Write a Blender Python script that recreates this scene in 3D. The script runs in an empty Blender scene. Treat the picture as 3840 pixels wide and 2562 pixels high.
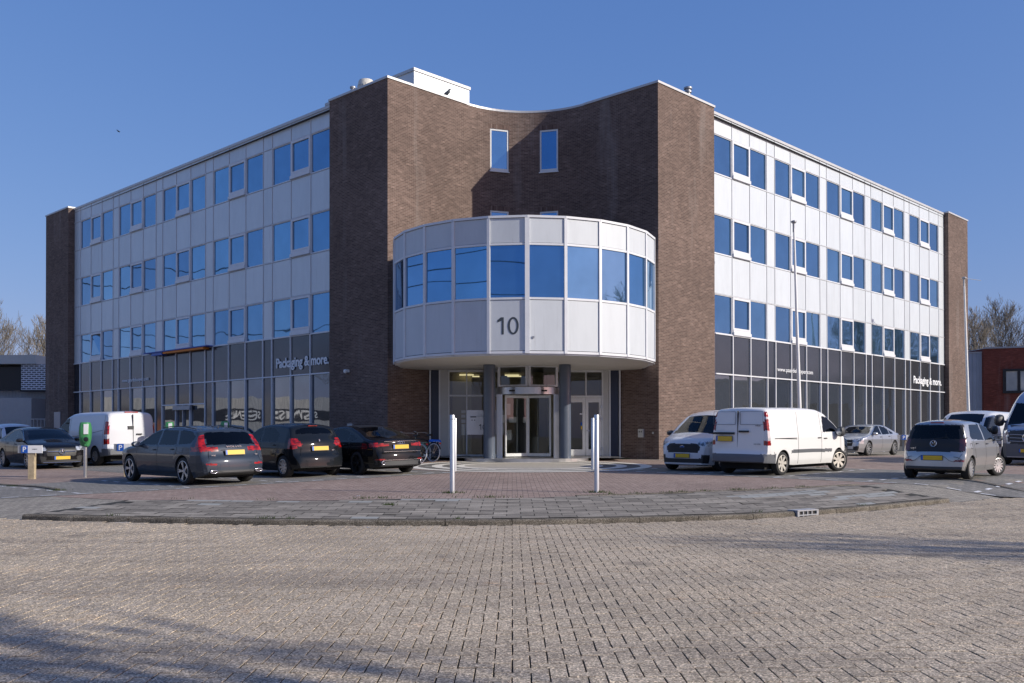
import bpy, bmesh, math, random
import numpy as np
from mathutils import Vector, Matrix
random.seed(7)
C = bpy.context.scene.collection
R = math.radians
# ---------------------------------------------------------------- camera
F, ROLL, PITCH, CY = 3615.2, 0.0013, 0.00958, 1595.5
cam_d = bpy.data.cameras.new('camera'); cam = bpy.data.objects.new('camera', cam_d); C.objects.link(cam)
cam_d.sensor_width = 36.0; cam_d.lens = 36.0*F/3840.0
cam_d.shift_y = (CY-1281.0)/3840.0
cam_d.clip_start = 0.1; cam_d.clip_end = 3000
EYE = 1.42
cam.rotation_mode = 'QUATERNION'
mrot = Matrix.Rotation(R(90)+PITCH, 4, 'X') @ Matrix.Rotation(-ROLL, 4, 'Z')
cam.matrix_world = Matrix.Translation((0, 0, EYE)) @ mrot
bpy.context.scene.camera = cam
# ---------------------------------------------------------------- light
SUN_EL, SUN_AZ = R(24.5), R(110.0)      # azimuth clockwise from +Y
w = bpy.data.worlds.new('World'); bpy.context.scene.world = w; w.use_nodes = True
nt = w.node_tree; nt.nodes.clear()
sky = nt.nodes.new('ShaderNodeTexSky'); sky.sky_type = 'NISHITA'; sky.sun_disc = False
sky.sun_elevation = SUN_EL; sky.sun_rotation = SUN_AZ; sky.air_density = 1.0; sky.dust_density = 1.1; sky.ozone_density = 8.0; sky.altitude = 0
bg = nt.nodes.new('ShaderNodeBackground'); bg.inputs[1].default_value = 0.12
wo = nt.nodes.new('ShaderNodeOutputWorld'); # gentle grading of the sky colour: flattens the bright horizon, keeps the deep blue above
sp_ = nt.nodes.new('ShaderNodeSeparateColor'); cb_ = nt.nodes.new('ShaderNodeCombineColor'); nt.links.new(sky.outputs[0], sp_.inputs[0])
for k_, (ga, mu) in enumerate(((.85, 1.387), (.62, 1.486), (.40, 2.72))):
    pw = nt.nodes.new('ShaderNodeMath'); pw.operation = 'POWER'; pw.inputs[1].default_value = ga
    ml = nt.nodes.new('ShaderNodeMath'); ml.operation = 'MULTIPLY'; ml.inputs[1].default_value = mu
    nt.links.new(sp_.outputs[k_], pw.inputs[0]); nt.links.new(pw.outputs[0], ml.inputs[0]); nt.links.new(ml.outputs[0], cb_.inputs[k_])
nt.links.new(cb_.outputs[0], bg.inputs[0]); nt.links.new(bg.outputs[0], wo.inputs[0])
sl = bpy.data.lights.new('sun', 'SUN'); sl.energy = 4.8; sl.angle = R(0.5); sl.color = (1.0, 0.935, 0.83)
so = bpy.data.objects.new('sun', sl); C.objects.link(so)
sdir = Vector((math.sin(SUN_AZ)*math.cos(SUN_EL), math.cos(SUN_AZ)*math.cos(SUN_EL), math.sin(SUN_EL)))
so.rotation_mode = 'QUATERNION'; so.rotation_quaternion = sdir.to_track_quat('Z', 'Y')
vs = bpy.context.scene.view_settings
vs.view_transform = 'Standard'; vs.look = 'None'; vs.exposure = 0.06; vs.gamma = 1.0
bpy.context.scene.cycles.max_bounces = 8
bpy.context.scene.cycles.transparent_max_bounces = 16

# ---------------------------------------------------------------- helpers
class MB:
    def __init__(s): s.v = []; s.f = []; s.uv = []
    def quad(s, a, b, c, d, uv=None):
        n = len(s.v); s.v += [tuple(a), tuple(b), tuple(c), tuple(d)]; s.f.append((n, n+1, n+2, n+3))
        s.uv.append(uv or ((0, 0), (1, 0), (1, 1), (0, 1)))
    def poly(s, pts):
        n = len(s.v); s.v += [tuple(p) for p in pts]; s.f.append(tuple(range(n, n+len(pts))))
        s.uv.append(tuple((p[0], p[1]) for p in pts))
    def obox(s, o, ax, ay, az):
        """box from corner o along three edge vectors"""
        o, ax, ay, az = Vector(o), Vector(ax), Vector(ay), Vector(az)
        if ax.cross(ay).dot(az) < 0: o = o+ax; ax = -ax
        n = len(s.v)
        for k in (0, 1):
            for (i, j) in ((0, 0), (1, 0), (1, 1), (0, 1)): s.v.append(tuple(o+ax*i+ay*j+az*k))
        for q in ((3, 2, 1, 0), (4, 5, 6, 7), (0, 1, 5, 4), (1, 2, 6, 5), (2, 3, 7, 6), (3, 0, 4, 7)):
            s.f.append(tuple(n+i for i in q))
        lx, ly, lz = ax.length, ay.length, az.length
        s.uv += [((0, 0), (lx, 0), (lx, ly), (0, ly))]*2+[((0, 0), (lx, 0), (lx, lz), (0, lz)), ((0, 0), (ly, 0), (ly, lz), (0, lz))]*2
        return s
    def box(s, x0, x1, y0, y1, z0, z1): return s.obox((x0, y0, z0), (x1-x0, 0, 0), (0, y1-y0, 0), (0, 0, z1-z0))
    def tube(s, pts, rad, n=8, cap=True):
        pts = [Vector(p) for p in pts]; m = len(pts)
        if not hasattr(rad, '__len__'): rad = [rad]*m
        base = len(s.v); up = None
        for i, p in enumerate(pts):
            t = (pts[min(i+1, m-1)]-pts[max(i-1, 0)]).normalized()
            if up is None: up = Vector((0, 0, 1)) if abs(t.z) < .9 else Vector((1, 0, 0))
            a = t.cross(up)
            if a.length < 1e-5: a = t.cross(Vector((0, 1, 0)))
            a.normalize(); b = a.cross(t); up = b
            for k in range(n):
                an = 2*math.pi*k/n; q = p+a*math.cos(an)*rad[i]+b*math.sin(an)*rad[i]; s.v.append(tuple(q))
        for i in range(m-1):
            for k in range(n):
                s.f.append((base+i*n+k, base+i*n+(k+1) % n, base+(i+1)*n+(k+1) % n, base+(i+1)*n+k)); s.uv.append(((0, 0),)*4)
        if cap:
            s.f.append(tuple(base+k for k in range(n))[::-1]); s.uv.append(((0, 0),)*n)
            s.f.append(tuple(base+(m-1)*n+k for k in range(n))); s.uv.append(((0, 0),)*n)
        return s
    def lathe(s, o, axis, prof, n=32):
        """prof: (r, h) pairs, h along axis"""
        o, t = Vector(o), Vector(axis).normalized()
        a = t.cross(Vector((0, 0, 1)) if abs(t.z) < .9 else Vector((1, 0, 0))).normalized(); b = t.cross(a)
        base = len(s.v)
        for (r, h) in prof:
            for k in range(n):
                an = 2*math.pi*k/n; s.v.append(tuple(o+t*h+a*math.cos(an)*r+b*math.sin(an)*r))
        for i in range(len(prof)-1):
            for k in range(n):
                s.f.append((base+i*n+k, base+i*n+(k+1) % n, base+(i+1)*n+(k+1) % n, base+(i+1)*n+k)); s.uv.append(((0, 0),)*4)
        return s
    def add(s, vs_, fs_):
        n = len(s.v); s.v += [tuple(p) for p in vs_]
        for f in fs_: s.f.append(tuple(n+i for i in f)); s.uv.append(((0, 0),)*len(f))
        return s
    def build(s, name, mat, parent=None, smooth=False, label=None):
        me = bpy.data.meshes.new(name); me.from_pydata(s.v, [], s.f)
        ul = me.uv_layers.new(name='UVMap')
        flat = [c for u in s.uv for p in u for c in p]
        if len(flat) == 2*len(me.loops): ul.data.foreach_set('uv', flat)
        if isinstance(mat, (list, tuple)):
            for m_ in mat: me.materials.append(m_)
        else: me.materials.append(mat)
        if smooth:
            me.polygons.foreach_set('use_smooth', [True]*len(me.polygons))
            if smooth is not True: me.set_sharp_from_angle(angle=R(smooth))
        me.update()
        o = bpy.data.objects.new(name, me); C.objects.link(o)
        if parent: o.parent = parent
        if label: o['label'] = label
        return o
def tag(o, label, cat, group=None, kind=None):
    if label: o['label'] = label
    if cat: o['category'] = cat
    if group: o['group'] = group
    if kind: o['kind'] = kind
    return o
def empty(name, loc=(0, 0, 0), rz=0, **k):
    o = bpy.data.objects.new(name, None); C.objects.link(o); o.location = loc; o.rotation_euler = (0, 0, rz)
    o.empty_display_size = .2
    return o
def copy_tree(o, parent=None):
    c = o.copy(); C.objects.link(c); c.parent = parent
    for ch in list(o.children): copy_tree(ch, c)
    return c
_tc = {}
def text_geo(s, bold=0.0, extrude=0.0, space=1.0):
    k = (s, bold, extrude, space)
    if k not in _tc:
        cu = bpy.data.curves.new('t', 'FONT'); cu.body = s; cu.offset = bold; cu.extrude = extrude; cu.resolution_u = 4; cu.space_character = space
        ob = bpy.data.objects.new('t', cu); C.objects.link(ob)
        bpy.context.view_layer.update()
        me = bpy.data.meshes.new_from_object(ob.evaluated_get(bpy.context.evaluated_depsgraph_get()))
        v = [tuple(q.co) for q in me.vertices]; f = [tuple(p.vertices) for p in me.polygons]
        bpy.data.objects.remove(ob); bpy.data.curves.remove(cu); bpy.data.meshes.remove(me); _tc[k] = (v, f)
    return _tc[k]
def text_on(mb, s, o, ux, uz, height, width=None, bold=0.0, depth=0.006, centre=False, space=1.0):
    """flat raised text: o = lower left corner, cap height in metres, stretched to width if given"""
    v, f = text_geo(s, bold, 0.02, space)
    xs = [p[0] for p in v]; x0, x1 = min(xs), max(xs)
    o, ux, uz = Vector(o), Vector(ux).normalized(), Vector(uz).normalized(); n = ux.cross(uz)
    sc = height/0.69; sx = (width/(x1-x0)) if width else sc
    if centre: o = o-ux*(sx*(x1-x0)/2)
    mb.add([o+ux*((p[0]-x0)*sx)+uz*(p[1]*sc)+n*(p[2]/.02*depth) for p in v], f)

# ---------------------------------------------------------------- node helpers
class NT:
    def __init__(s, name):
        s.m = bpy.data.materials.new(name); s.m.use_nodes = True; s.t = s.m.node_tree; s.t.nodes.clear()
        s.out = s.t.nodes.new('ShaderNodeOutputMaterial')
    def n(s, typ, **kw):
        nd = s.t.nodes.new(typ)
        for k, v in kw.items(): setattr(nd, k, v)
        return nd
    def L(s, a, b): s.t.links.new(a, b)
    def val(s, x, sock):
        if hasattr(x, 'is_linked') or hasattr(x, 'links'): s.L(x, sock)
        else: sock.default_value = x
    def math(s, op, a, b=0.0, c=None, clamp=False):
        nd = s.n('ShaderNodeMath', operation=op, use_clamp=clamp); s.val(a, nd.inputs[0])
        if op not in ('FLOOR', 'ABSOLUTE', 'FRACT', 'SQRT'): s.val(b, nd.inputs[1])
        if c is not None: s.val(c, nd.inputs[2])
        return nd.outputs[0]
    def mix(s, f, a, b, mode='MIX'):
        nd = s.n('ShaderNodeMix', data_type='RGBA', blend_type=mode); s.val(f, nd.inputs[0])
        for x, i in ((a, 6), (b, 7)):
            if isinstance(x, tuple): nd.inputs[i].default_value = (*x[:3], 1)
            else: s.L(x, nd.inputs[i])
        return nd.outputs[2]
    def ramp(s, f, stops):
        nd = s.n('ShaderNodeValToRGB'); s.val(f, nd.inputs[0]); e = nd.color_ramp.elements
        while len(e) < len(stops): e.new(.5)
        for el, (p, c) in zip(e, stops): el.position = p; el.color = (*c, 1) if isinstance(c, tuple) else (c, c, c, 1)
        return nd.outputs[0]
    def noise(s, vec, scale, detail=3, rough=.5, out=0):
        nd = s.n('ShaderNodeTexNoise'); s.L(vec, nd.inputs['Vector']); nd.inputs['Scale'].default_value = scale
        nd.inputs['Detail'].default_value = detail; nd.inputs['Roughness'].default_value = rough; return nd.outputs[out]
    def coord(s, which='Object'): return s.n('ShaderNodeTexCoord').outputs[which]
    def scalev(s, vec, sc):
        nd = s.n('ShaderNodeMapping'); s.L(vec, nd.inputs[0]); nd.inputs['Scale'].default_value = sc; return nd.outputs[0]
    def bsdf(s, col, rough=.5, metal=0.0, spec=.5, bump=None, bstr=.3, bdist=.01, coat=0.0, normal=None):
        p = s.n('ShaderNodeBsdfPrincipled')
        if isinstance(col, tuple): p.inputs['Base Color'].default_value = (*col[:3], 1)
        else: s.L(col, p.inputs['Base Color'])
        s.val(rough, p.inputs['Roughness']); s.val(metal, p.inputs['Metallic']); p.inputs['Specular IOR Level'].default_value = spec
        if coat: p.inputs['Coat Weight'].default_value = coat; p.inputs['Coat Roughness'].default_value = .03
        if bump is not None:
            b = s.n('ShaderNodeBump'); s.L(bump, b.inputs['Height']); b.inputs['Strength'].default_value = bstr; b.inputs['Distance'].default_value = bdist
            s.L(b.outputs[0], p.inputs['Normal'])
        s.L(p.outputs[0], s.out.inputs[0]); return p
M = {}
def simple(name, col, rough=.5, metal=0.0, spec=.5, coat=0.0, var=.06, vscale=3.0, bump=0.0, bscale=60):
    t = NT(name); o = t.coord()
    nz = t.noise(o, vscale, 4, .6)
    f = t.ramp(nz, [(.3, 1-var), (.7, 1+var*.5)])
    c = t.mix(1.0, tuple(col), f, 'MULTIPLY')
    rg = t.math('MULTIPLY_ADD', nz, .12, rough-.06, True)
    bp = t.noise(o, bscale, 3) if bump else None
    t.bsdf(c, rg, metal, spec, bp, bump, .01, coat); M[name] = t.m; return t.m
def glassy(name, tint, rough=.02, metal=.9, warp=.15, wscale=.6, spec=.5):
    t = NT(name); o = t.coord(); nz = t.noise(o, wscale, 1, .3)
    oi = t.n('ShaderNodeObjectInfo'); tc = t.mix(1.0, tuple(tint), t.ramp(oi.outputs['Random'], [(0, (.72, .76, .82)), (.35, (.95, .95, .96)), (.7, (1.08, 1.06, 1.02)), (1, (1.32, 1.24, 1.14))]), 'MULTIPLY')
    big = t.noise(o, .8, 3, .6); tc = t.mix(1.0, tc, t.ramp(big, [(.3, .90), (.7, 1.06)]), 'MULTIPLY')
    t.bsdf(tc, rough, metal, spec, nz, warp, .05); M[name] = t.m; return t.m

def herring(t, vec, w, rot=0.0):
    """herringbone pavers; returns joint distance (m) and a random value per paver"""
    mp = t.n('ShaderNodeMapping'); t.L(vec, mp.inputs[0]); mp.inputs['Scale'].default_value = (1/w, 1/w, 1); mp.inputs['Rotation'].default_value = (0, 0, rot)
    sp = t.n('ShaderNodeSeparateXYZ'); t.L(mp.outputs[0], sp.inputs[0])
    X, Y = sp.outputs[0], sp.outputs[1]
    i, j = t.math('FLOOR', X), t.math('FLOOR', Y); fx, fy = t.math('FRACT', X), t.math('FRACT', Y)
    m = t.math('FLOORED_MODULO', t.math('SUBTRACT', i, j), 4.0)
    def eq(k): return t.math('COMPARE', m, float(k), .25)
    m0, m1, m2, m3 = eq(0), eq(1), eq(2), eq(3)
    gx, gy = t.math('SUBTRACT', 1.0, fx), t.math('SUBTRACT', 1.0, fy)
    dl_ = t.math('ADD', fx, m1); dr_ = t.math('ADD', gx, m0); db = t.math('ADD', fy, m2); dt = t.math('ADD', gy, m3)
    d = t.math('MINIMUM', t.math('MINIMUM', dl_, dr_), t.math('MINIMUM', db, dt))
    ii = t.math('SUBTRACT', i, m1); jj = t.math('SUBTRACT', j, m2)
    cb = t.n('ShaderNodeCombineXYZ'); t.L(ii, cb.inputs[0]); t.L(jj, cb.inputs[1])
    wn = t.n('ShaderNodeTexWhiteNoise', noise_dimensions='2D'); t.L(cb.outputs[0], wn.inputs['Vector'])
    return t.math('MULTIPLY', d, w), wn.outputs['Value']
def paver_mat(name, c1, c2, joint, w=.111, rot=0.0, jw=.006, speck=.5, jstr=1.0):
    t = NT(name); o = t.coord('Object'); d, rnd = herring(t, o, w, rot)
    col = t.mix(rnd, c1, c2)
    big = t.ramp(t.noise(o, .35, 4, .6), [(.3, .86), (.7, 1.1)])
    col = t.mix(1.0, col, big, 'MULTIPLY')
    sp = t.ramp(t.noise(o, 90, 2, .7), [(.35, 1-speck*.5), (.5, 1.0), (.68, 1+speck)])
    col = t.mix(1.0, col, sp, 'MULTIPLY')
    jm = t.ramp(t.math('DIVIDE', d, jw), [(.5, 0.0), (1.0, 1.0)])
    jm2 = t.math('MULTIPLY_ADD', jm, jstr, 1-jstr)
    col = t.mix(jm2, joint, col)
    t.bsdf(col, .85, 0, .3, jm, .6, .006); M[name] = t.m; return t.m

# paving of single bricks (random per island)
t = NT('road_pavers'); o = t.coord('Object'); g = t.n('ShaderNodeNewGeometry'); rnd = g.outputs['Random Per Island']
col = t.ramp(rnd, [(0, (.39, .335, .262)), (.5, (.42, .36, .283)), (1, (.455, .392, .31))])
col = t.mix(1.0, col, t.ramp(t.noise(o, .5, 5, .6), [(.3, .82), (.7, 1.12)]), 'MULTIPLY')
v1 = t.n('ShaderNodeTexVoronoi'); t.L(o, v1.inputs['Vector']); v1.inputs['Scale'].default_value = 95
sv = t.n('ShaderNodeSeparateColor'); t.L(v1.outputs['Color'], sv.inputs[0])
spk = t.ramp(sv.outputs[0], [(0, (.42, .38, .34)), (.35, (.78, .76, .72)), (.7, (1.15, 1.12, 1.08)), (.88, (1.6, 1.52, 1.4)), (1, (2.3, 2.2, 2.0))])
col = t.mix(1.0, col, spk, 'MULTIPLY')
st = t.ramp(t.noise(o, 1.7, 5, .7), [(.60, (1, 1, 1)), (.78, (1.12, .93, .76))])
col = t.mix(1.0, col, st, 'MULTIPLY')
col = t.mix(1.0, col, t.ramp(t.noise(t.scalev(o, (.12, .9, 1)), 1.0, 5, .65), [(.36, (.80, .80, .82)), (.5, (1, 1, 1)), (.68, (1.08, 1.06, 1.03))]), 'MULTIPLY')
sp2 = t.n('ShaderNodeTexVoronoi'); t.L(o, sp2.inputs['Vector']); sp2.inputs['Scale'].default_value = .55
col = t.mix(t.ramp(sp2.outputs['Distance'], [(.05, .55), (.13, 0.0)]), col, (.12, .105, .09))
t.bsdf(col, .85, 0, .3, v1.outputs['Distance'], .6, .004); M['road_pavers'] = t.m
paver_mat('grey_paving', (.235, .21, .175), (.33, .30, .245), (.05, .047, .042), speck=.5)
paver_mat('red_paving', (.265, .192, .155), (.355, .270, .222), (.055, .047, .042), speck=.3)
paver_mat('bay_paving', (.18, .172, .155), (.25, .235, .21), (.05, .047, .042), rot=R(45), speck=.35)
simple('joint_sand', (.035, .031, .027), .95, var=.3, vscale=20)

# brick walls in UV metres
def brick_mat(name, c1, c2, mortar, rw=.22, rh=.0625):
    t = NT(name); uv = t.coord('UV'); ob = t.coord('Object')
    b = t.n('ShaderNodeTexBrick'); t.L(uv, b.inputs['Vector']); b.offset = .5; b.squash = 1
    b.inputs['Color1'].default_value = (*c1, 1); b.inputs['Color2'].default_value = (*c2, 1); b.inputs['Mortar'].default_value = (*mortar, 1)
    b.inputs['Scale'].default_value = 1.0; b.inputs['Mortar Size'].default_value = .0065; b.inputs['Mortar Smooth'].default_value = .1
    b.inputs['Brick Width'].default_value = rw; b.inputs['Row Height'].default_value = rh; b.inputs['Bias'].default_value = 0
    sx_ = t.n('ShaderNodeSeparateXYZ'); t.L(uv, sx_.inputs[0]); row = t.math('FLOOR', t.math('DIVIDE', sx_.outputs[1], rh))
    colm = t.math('FLOOR', t.math('ADD', t.math('DIVIDE', sx_.outputs[0], rw), t.math('MULTIPLY', row, .5)))
    cbx = t.n('ShaderNodeCombineXYZ'); t.L(colm, cbx.inputs[0]); t.L(row, cbx.inputs[1]); wn_ = t.n('ShaderNodeTexWhiteNoise', noise_dimensions='2D'); t.L(cbx.outputs[0], wn_.inputs['Vector'])
    c = t.mix(1.0, b.outputs['Color'], t.ramp(wn_.outputs['Value'], [(0, .84), (.5, 1.0), (.94, 1.12), (1, 1.4)]), 'MULTIPLY')
    bigs = t.noise(ob, .35, 5, .65)
    c = t.mix(1.0, c, t.ramp(bigs, [(.3, .80), (.7, 1.16)]), 'MULTIPLY')
    st = t.noise(t.scalev(ob, (1.2, 1.2, .12)), 1.0, 4, .6)
    c = t.mix(t.ramp(st, [(.58, 0.0), (.85, .5)]), c, (.32, .29, .27))
    t.bsdf(c, .9, 0, .25, b.outputs['Fac'], -.5, .006); M[name] = t.m
brick_mat('brown_brick', (.100, .066, .054), (.150, .102, .083), (.21, .172, .15))
brick_mat('red_brick', (.16, .045, .032), (.21, .06, .042), (.13, .06, .05))
# cladding: faint streaks
def clad(name, c, rough=.42, spec=.5, metal=.22):
    t = NT(name); ob = t.coord('Object'); st = t.noise(t.scalev(ob, (1.5, 1.5, .35)), 1.6, 5, .7)
    col = t.mix(1.0, c, t.ramp(st, [(.3, .945), (.6, 1.02)]), 'MULTIPLY')
    g2 = t.n('ShaderNodeNewGeometry'); col = t.mix(1.0, col, t.ramp(g2.outputs['Random Per Island'], [(0, .96), (1, 1.03)]), 'MULTIPLY')
    drip = t.noise(t.scalev(ob, (9, 9, .5)), 1.0, 3, .6)
    col = t.mix(t.ramp(drip, [(.62, 0.0), (.8, .38)]), col, (.28, .28, .27))
    t.bsdf(col, rough, metal, spec, t.noise(ob, .9, 2), .10, .05); M[name] = t.m
clad('white_cladding', (.585, .625, .65)); clad('drum_cladding', (.53, .56, .585), .5, .4, .04); clad('soffit', (.62, .59, .53), .55, .4, 0)
simple('aluminium_frame', (.66, .67, .69), .4, 0, .5); simple('frame_shadow_gap', (.03, .03, .035), .8)
simple('steel', (.55, .54, .53), .3, .9, .5); simple('grey_metal', (.35, .36, .38), .45, .3)
simple('coping', (.50, .50, .50), .45, .2)
glassy('blue_glass', (.145, .30, .48), .02, .9, .22, .7)
glassy('drum_glass', (.16, .35, .58), .015, .9, .10, .5)
glassy('dark_glass', (.19, .21, .235), .02, .8, .12, .9)
glassy('dark_panel', (.072, .080, .098), .13, .55, .5, .35)
simple('navy_panel', (.018, .026, .055), .35); simple('column_paint', (.085, .105, .14), .32, 0, .6, var=.1)
simple('light_panel', (.50, .50, .47), .45); simple('door_white', (.68, .69, .68), .35)
simple('lobby_wall', (.55, .50, .36), .8); simple('lobby_floor', (.10, .09, .08), .4)
simple('white_paint', (.75, .75, .74), .5); simple('sign_blue', (.01, .09, .42), .4); simple('black', (.012, .012, .013), .5)
simple('letter_white', (.78, .79, .80), .5); simple('letter_grey', (.05, .06, .07), .4); simple('wood', (.42, .34, .22), .8, var=.3, vscale=12)
simple('charger_green', (.055, .24, .085), .35); t = NT('kerb'); o = t.coord(); v1 = t.n('ShaderNodeTexVoronoi'); t.L(o, v1.inputs['Vector']); v1.inputs['Scale'].default_value = 150; sv = t.n('ShaderNodeSeparateColor'); t.L(v1.outputs['Color'], sv.inputs[0])
g = t.n('ShaderNodeNewGeometry'); col = t.mix(1.0, t.ramp(sv.outputs[0], [(0, (.07, .06, .048)), (.4, (.135, .118, .094)), (.75, (.21, .185, .15)), (1, (.42, .38, .31))]), t.ramp(g.outputs['Random Per Island'], [(0, .8), (1, 1.15)]), 'MULTIPLY')
col = t.mix(1.0, col, t.ramp(t.noise(o, 2.2, 5, .7), [(.35, .6), (.65, 1.2)]), 'MULTIPLY'); t.bsdf(col, .95, 0, .2, v1.outputs['Distance'], .8, .01); M['kerb'] = t.m
t = NT('slab_grey'); o = t.coord(); g = t.n('ShaderNodeNewGeometry'); col = t.mix(1.0, (.30, .268, .222), t.ramp(g.outputs['Random Per Island'], [(0, .72), (1, 1.2)]), 'MULTIPLY')
col = t.mix(1.0, col, t.ramp(t.noise(o, 1.3, 6, .75), [(.3, .62), (.7, 1.15)]), 'MULTIPLY'); col = t.mix(1.0, col, t.ramp(t.noise(o, 70, 2, .7), [(.35, .75), (.65, 1.25)]), 'MULTIPLY'); t.bsdf(col, .92, 0, .25, t.noise(o, 60, 3), .4, .008); M['slab_grey'] = t.m; simple('slab_light', (.33, .33, .30), .9, var=.12, bump=.3)
simple('slab_joint', (.03, .028, .022), .95); simple('pattern_white', (.74, .70, .62), .85, var=.18, vscale=6, bump=.3); simple('pattern_mid', (.42, .385, .33), .85, var=.2, vscale=8, bump=.3); simple('pattern_dark', (.15, .14, .12), .9, var=.2, vscale=5)
simple('grass', (.055, .085, .02), .9, var=.5, vscale=40); simple('bark', (.27, .22, .165), .9, var=.35, vscale=5); simple('twig', (.235, .205, .165), .9, var=.3, vscale=2)
simple('roofing', (.06, .06, .06), .9); simple('rust_white', (.62, .60, .53), .6, var=.2, vscale=10)
simple('blue_awning', (.01, .06, .35), .5); simple('orange_awning', (.75, .22, .02), .6); simple('cable', (.02, .02, .02), .6)
# see-through lobby glass
t = NT('lobby_glass'); tr = t.n('ShaderNodeBsdfTransparent'); tr.inputs[0].default_value = (.78, .80, .74, 1)
gl = t.n('ShaderNodeBsdfGlossy'); gl.inputs['Roughness'].default_value = .01; gl.inputs['Color'].default_value = (.9, .92, .95, 1)
fr = t.n('ShaderNodeFresnel'); fr.inputs[0].default_value = 1.5; f2 = t.math('ADD', fr.outputs[0], .04, clamp=True)
mx = t.n('ShaderNodeMixShader'); t.L(f2, mx.inputs[0]); t.L(tr.outputs[0], mx.inputs[1]); t.L(gl.outputs[0], mx.inputs[2]); t.L(mx.outputs[0], t.out.inputs[0]); M['lobby_glass'] = t.m
t = NT('lamp_glow'); e = t.n('ShaderNodeEmission'); e.inputs[0].default_value = (1, .86, .5, 1); e.inputs[1].default_value = .9; t.L(e.outputs[0], t.out.inputs[0]); M['lamp_glow'] = t.m
# corrugated sheet
def corrug(name, c, per=.15, bs=.8):
    t = NT(name); uv = t.coord('UV'); sp = t.n('ShaderNodeSeparateXYZ'); t.L(uv, sp.inputs[0])
    s_ = t.math('SINE', t.math('MULTIPLY', sp.outputs[0], 2*math.pi/per))
    col = t.mix(1.0, c, t.ramp(t.noise(t.coord(), .6, 4), [(.3, .9), (.7, 1.06)]), 'MULTIPLY')
    t.bsdf(col, .5, 0, .4, s_, bs, .03); M[name] = t.m
corrug('corrugated_blue', (.30, .36, .44), .3); corrug('corrugated_grey', (.42, .43, .45), .25, .4); corrug('corrugated_white', (.40, .40, .40), .35, .5)
t = NT('expanded_metal'); uv = t.coord('UV'); b = t.n('ShaderNodeTexBrick'); t.L(uv, b.inputs['Vector']); b.offset = .5
b.inputs['Color1'].default_value = (.02, .025, .04, 1); b.inputs['Color2'].default_value = (.03, .03, .05, 1); b.inputs['Mortar'].default_value = (.62, .66, .72, 1)
b.inputs['Scale'].default_value = 1; b.inputs['Brick Width'].default_value = .40; b.inputs['Row Height'].default_value = .16; b.inputs['Mortar Size'].default_value = .045; b.inputs['Mortar Smooth'].default_value = .3
t.bsdf(b.outputs['Color'], .5); M['expanded_metal'] = t.m
# ---------------------------------------------------------------- ground
def lerp(x, xs, ys): return float(np.interp(x, xs, ys))
def zg(x, y):
    z = lerp(y, [16, 27, 37], [.12, .27, .42])
    return z-0.010*max(0, min(-(x+3), 16))*lerp(y, [16, 24], [0, 1])
KX = [-9.5, -8.3, -7.5, -5.5, -4, -1.9, -.3, .9, 2.3, 3.9, 5, 6.3, 7.6, 9.1, 10.5, 16]
KY = [16.9, 16.35, 16.1, 15.6, 15.3, 15.15, 15.2, 15.35, 15.7, 16.2, 16.8, 17.75, 18.8, 20.1, 21.2, 24.5]
def yk(x): return lerp(x, KX, KY)
def G(x, y):
    """ground height: road at 0, rising over a short ramp to the forecourt"""
    s = y-yk(x)
    k = min(1, max(0, s/2.6)); k = k*k*(3-2*k)
    return zg(x, y)*k
def sheet(name, poly, off, mat, step=1.0, h=G, kind='structure', parent=None):
    bm = bmesh.new(); vs_ = [bm.verts.new((x, y, 0)) for x, y in poly]; bm.faces.new(vs_)
    xs = [p[0] for p in poly]; ys = [p[1] for p in poly]
    for ax, lo, hi in ((0, min(xs), max(xs)), (1, min(ys), max(ys))):
        n = int((hi-lo)/step)
        for i in range(1, n+1):
            p = [0, 0, 0]; p[ax] = lo+i*step; nn = [0, 0, 0]; nn[ax] = 1
            bmesh.ops.bisect_plane(bm, geom=bm.verts[:]+bm.edges[:]+bm.faces[:], plane_co=p, plane_no=nn)
    for v in bm.verts: v.co.z = h(v.co.x, v.co.y)+off
    bmesh.ops.recalc_face_normals(bm, faces=bm.faces)
    me = bpy.data.meshes.new(name); bm.to_mesh(me); bm.free()
    if me.polygons and me.polygons[0].normal.z < 0: me.flip_normals()
    me.materials.append(mat); o = bpy.data.objects.new(name, me); C.objects.link(o)
    if kind: o['kind'] = kind
    if parent: o.parent = parent
    return o
# one big sheet to the horizon, finer near the camera
xs = [-600, -250, -100, -60, -40]+[x*1.0 for x in range(-30, 31)]+[40, 60, 100, 250, 600]
ys = [-300, -100, -30, -10, 0]+[y*.5 for y in range(4, 90)]+[50, 60, 80, 120, 250, 700]
gv = [(x, y, G(x, y)-(.05 if y < yk(x)+.01 else .004*0)) for y in ys for x in xs]
nx = len(xs); gf = [(j*nx+i, j*nx+i+1, (j+1)*nx+i+1, (j+1)*nx+i) for j in range(len(ys)-1) for i in range(nx-1)]
mb = MB(); mb.add(gv, gf); go = mb.build('ground', M['grey_paving'], smooth=True); go['kind'] = 'structure'
bed = [(-14, 2), (16, 2), (16, yk(16)-.02)]+[(x, yk(x)-.02) for x in np.linspace(15, -13, 57)]+[(-14, yk(-14)-.02)]
sheet('road_bed', bed, -.014, M['joint_sand'], step=3.0, h=lambda x, y: 0.0)
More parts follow.
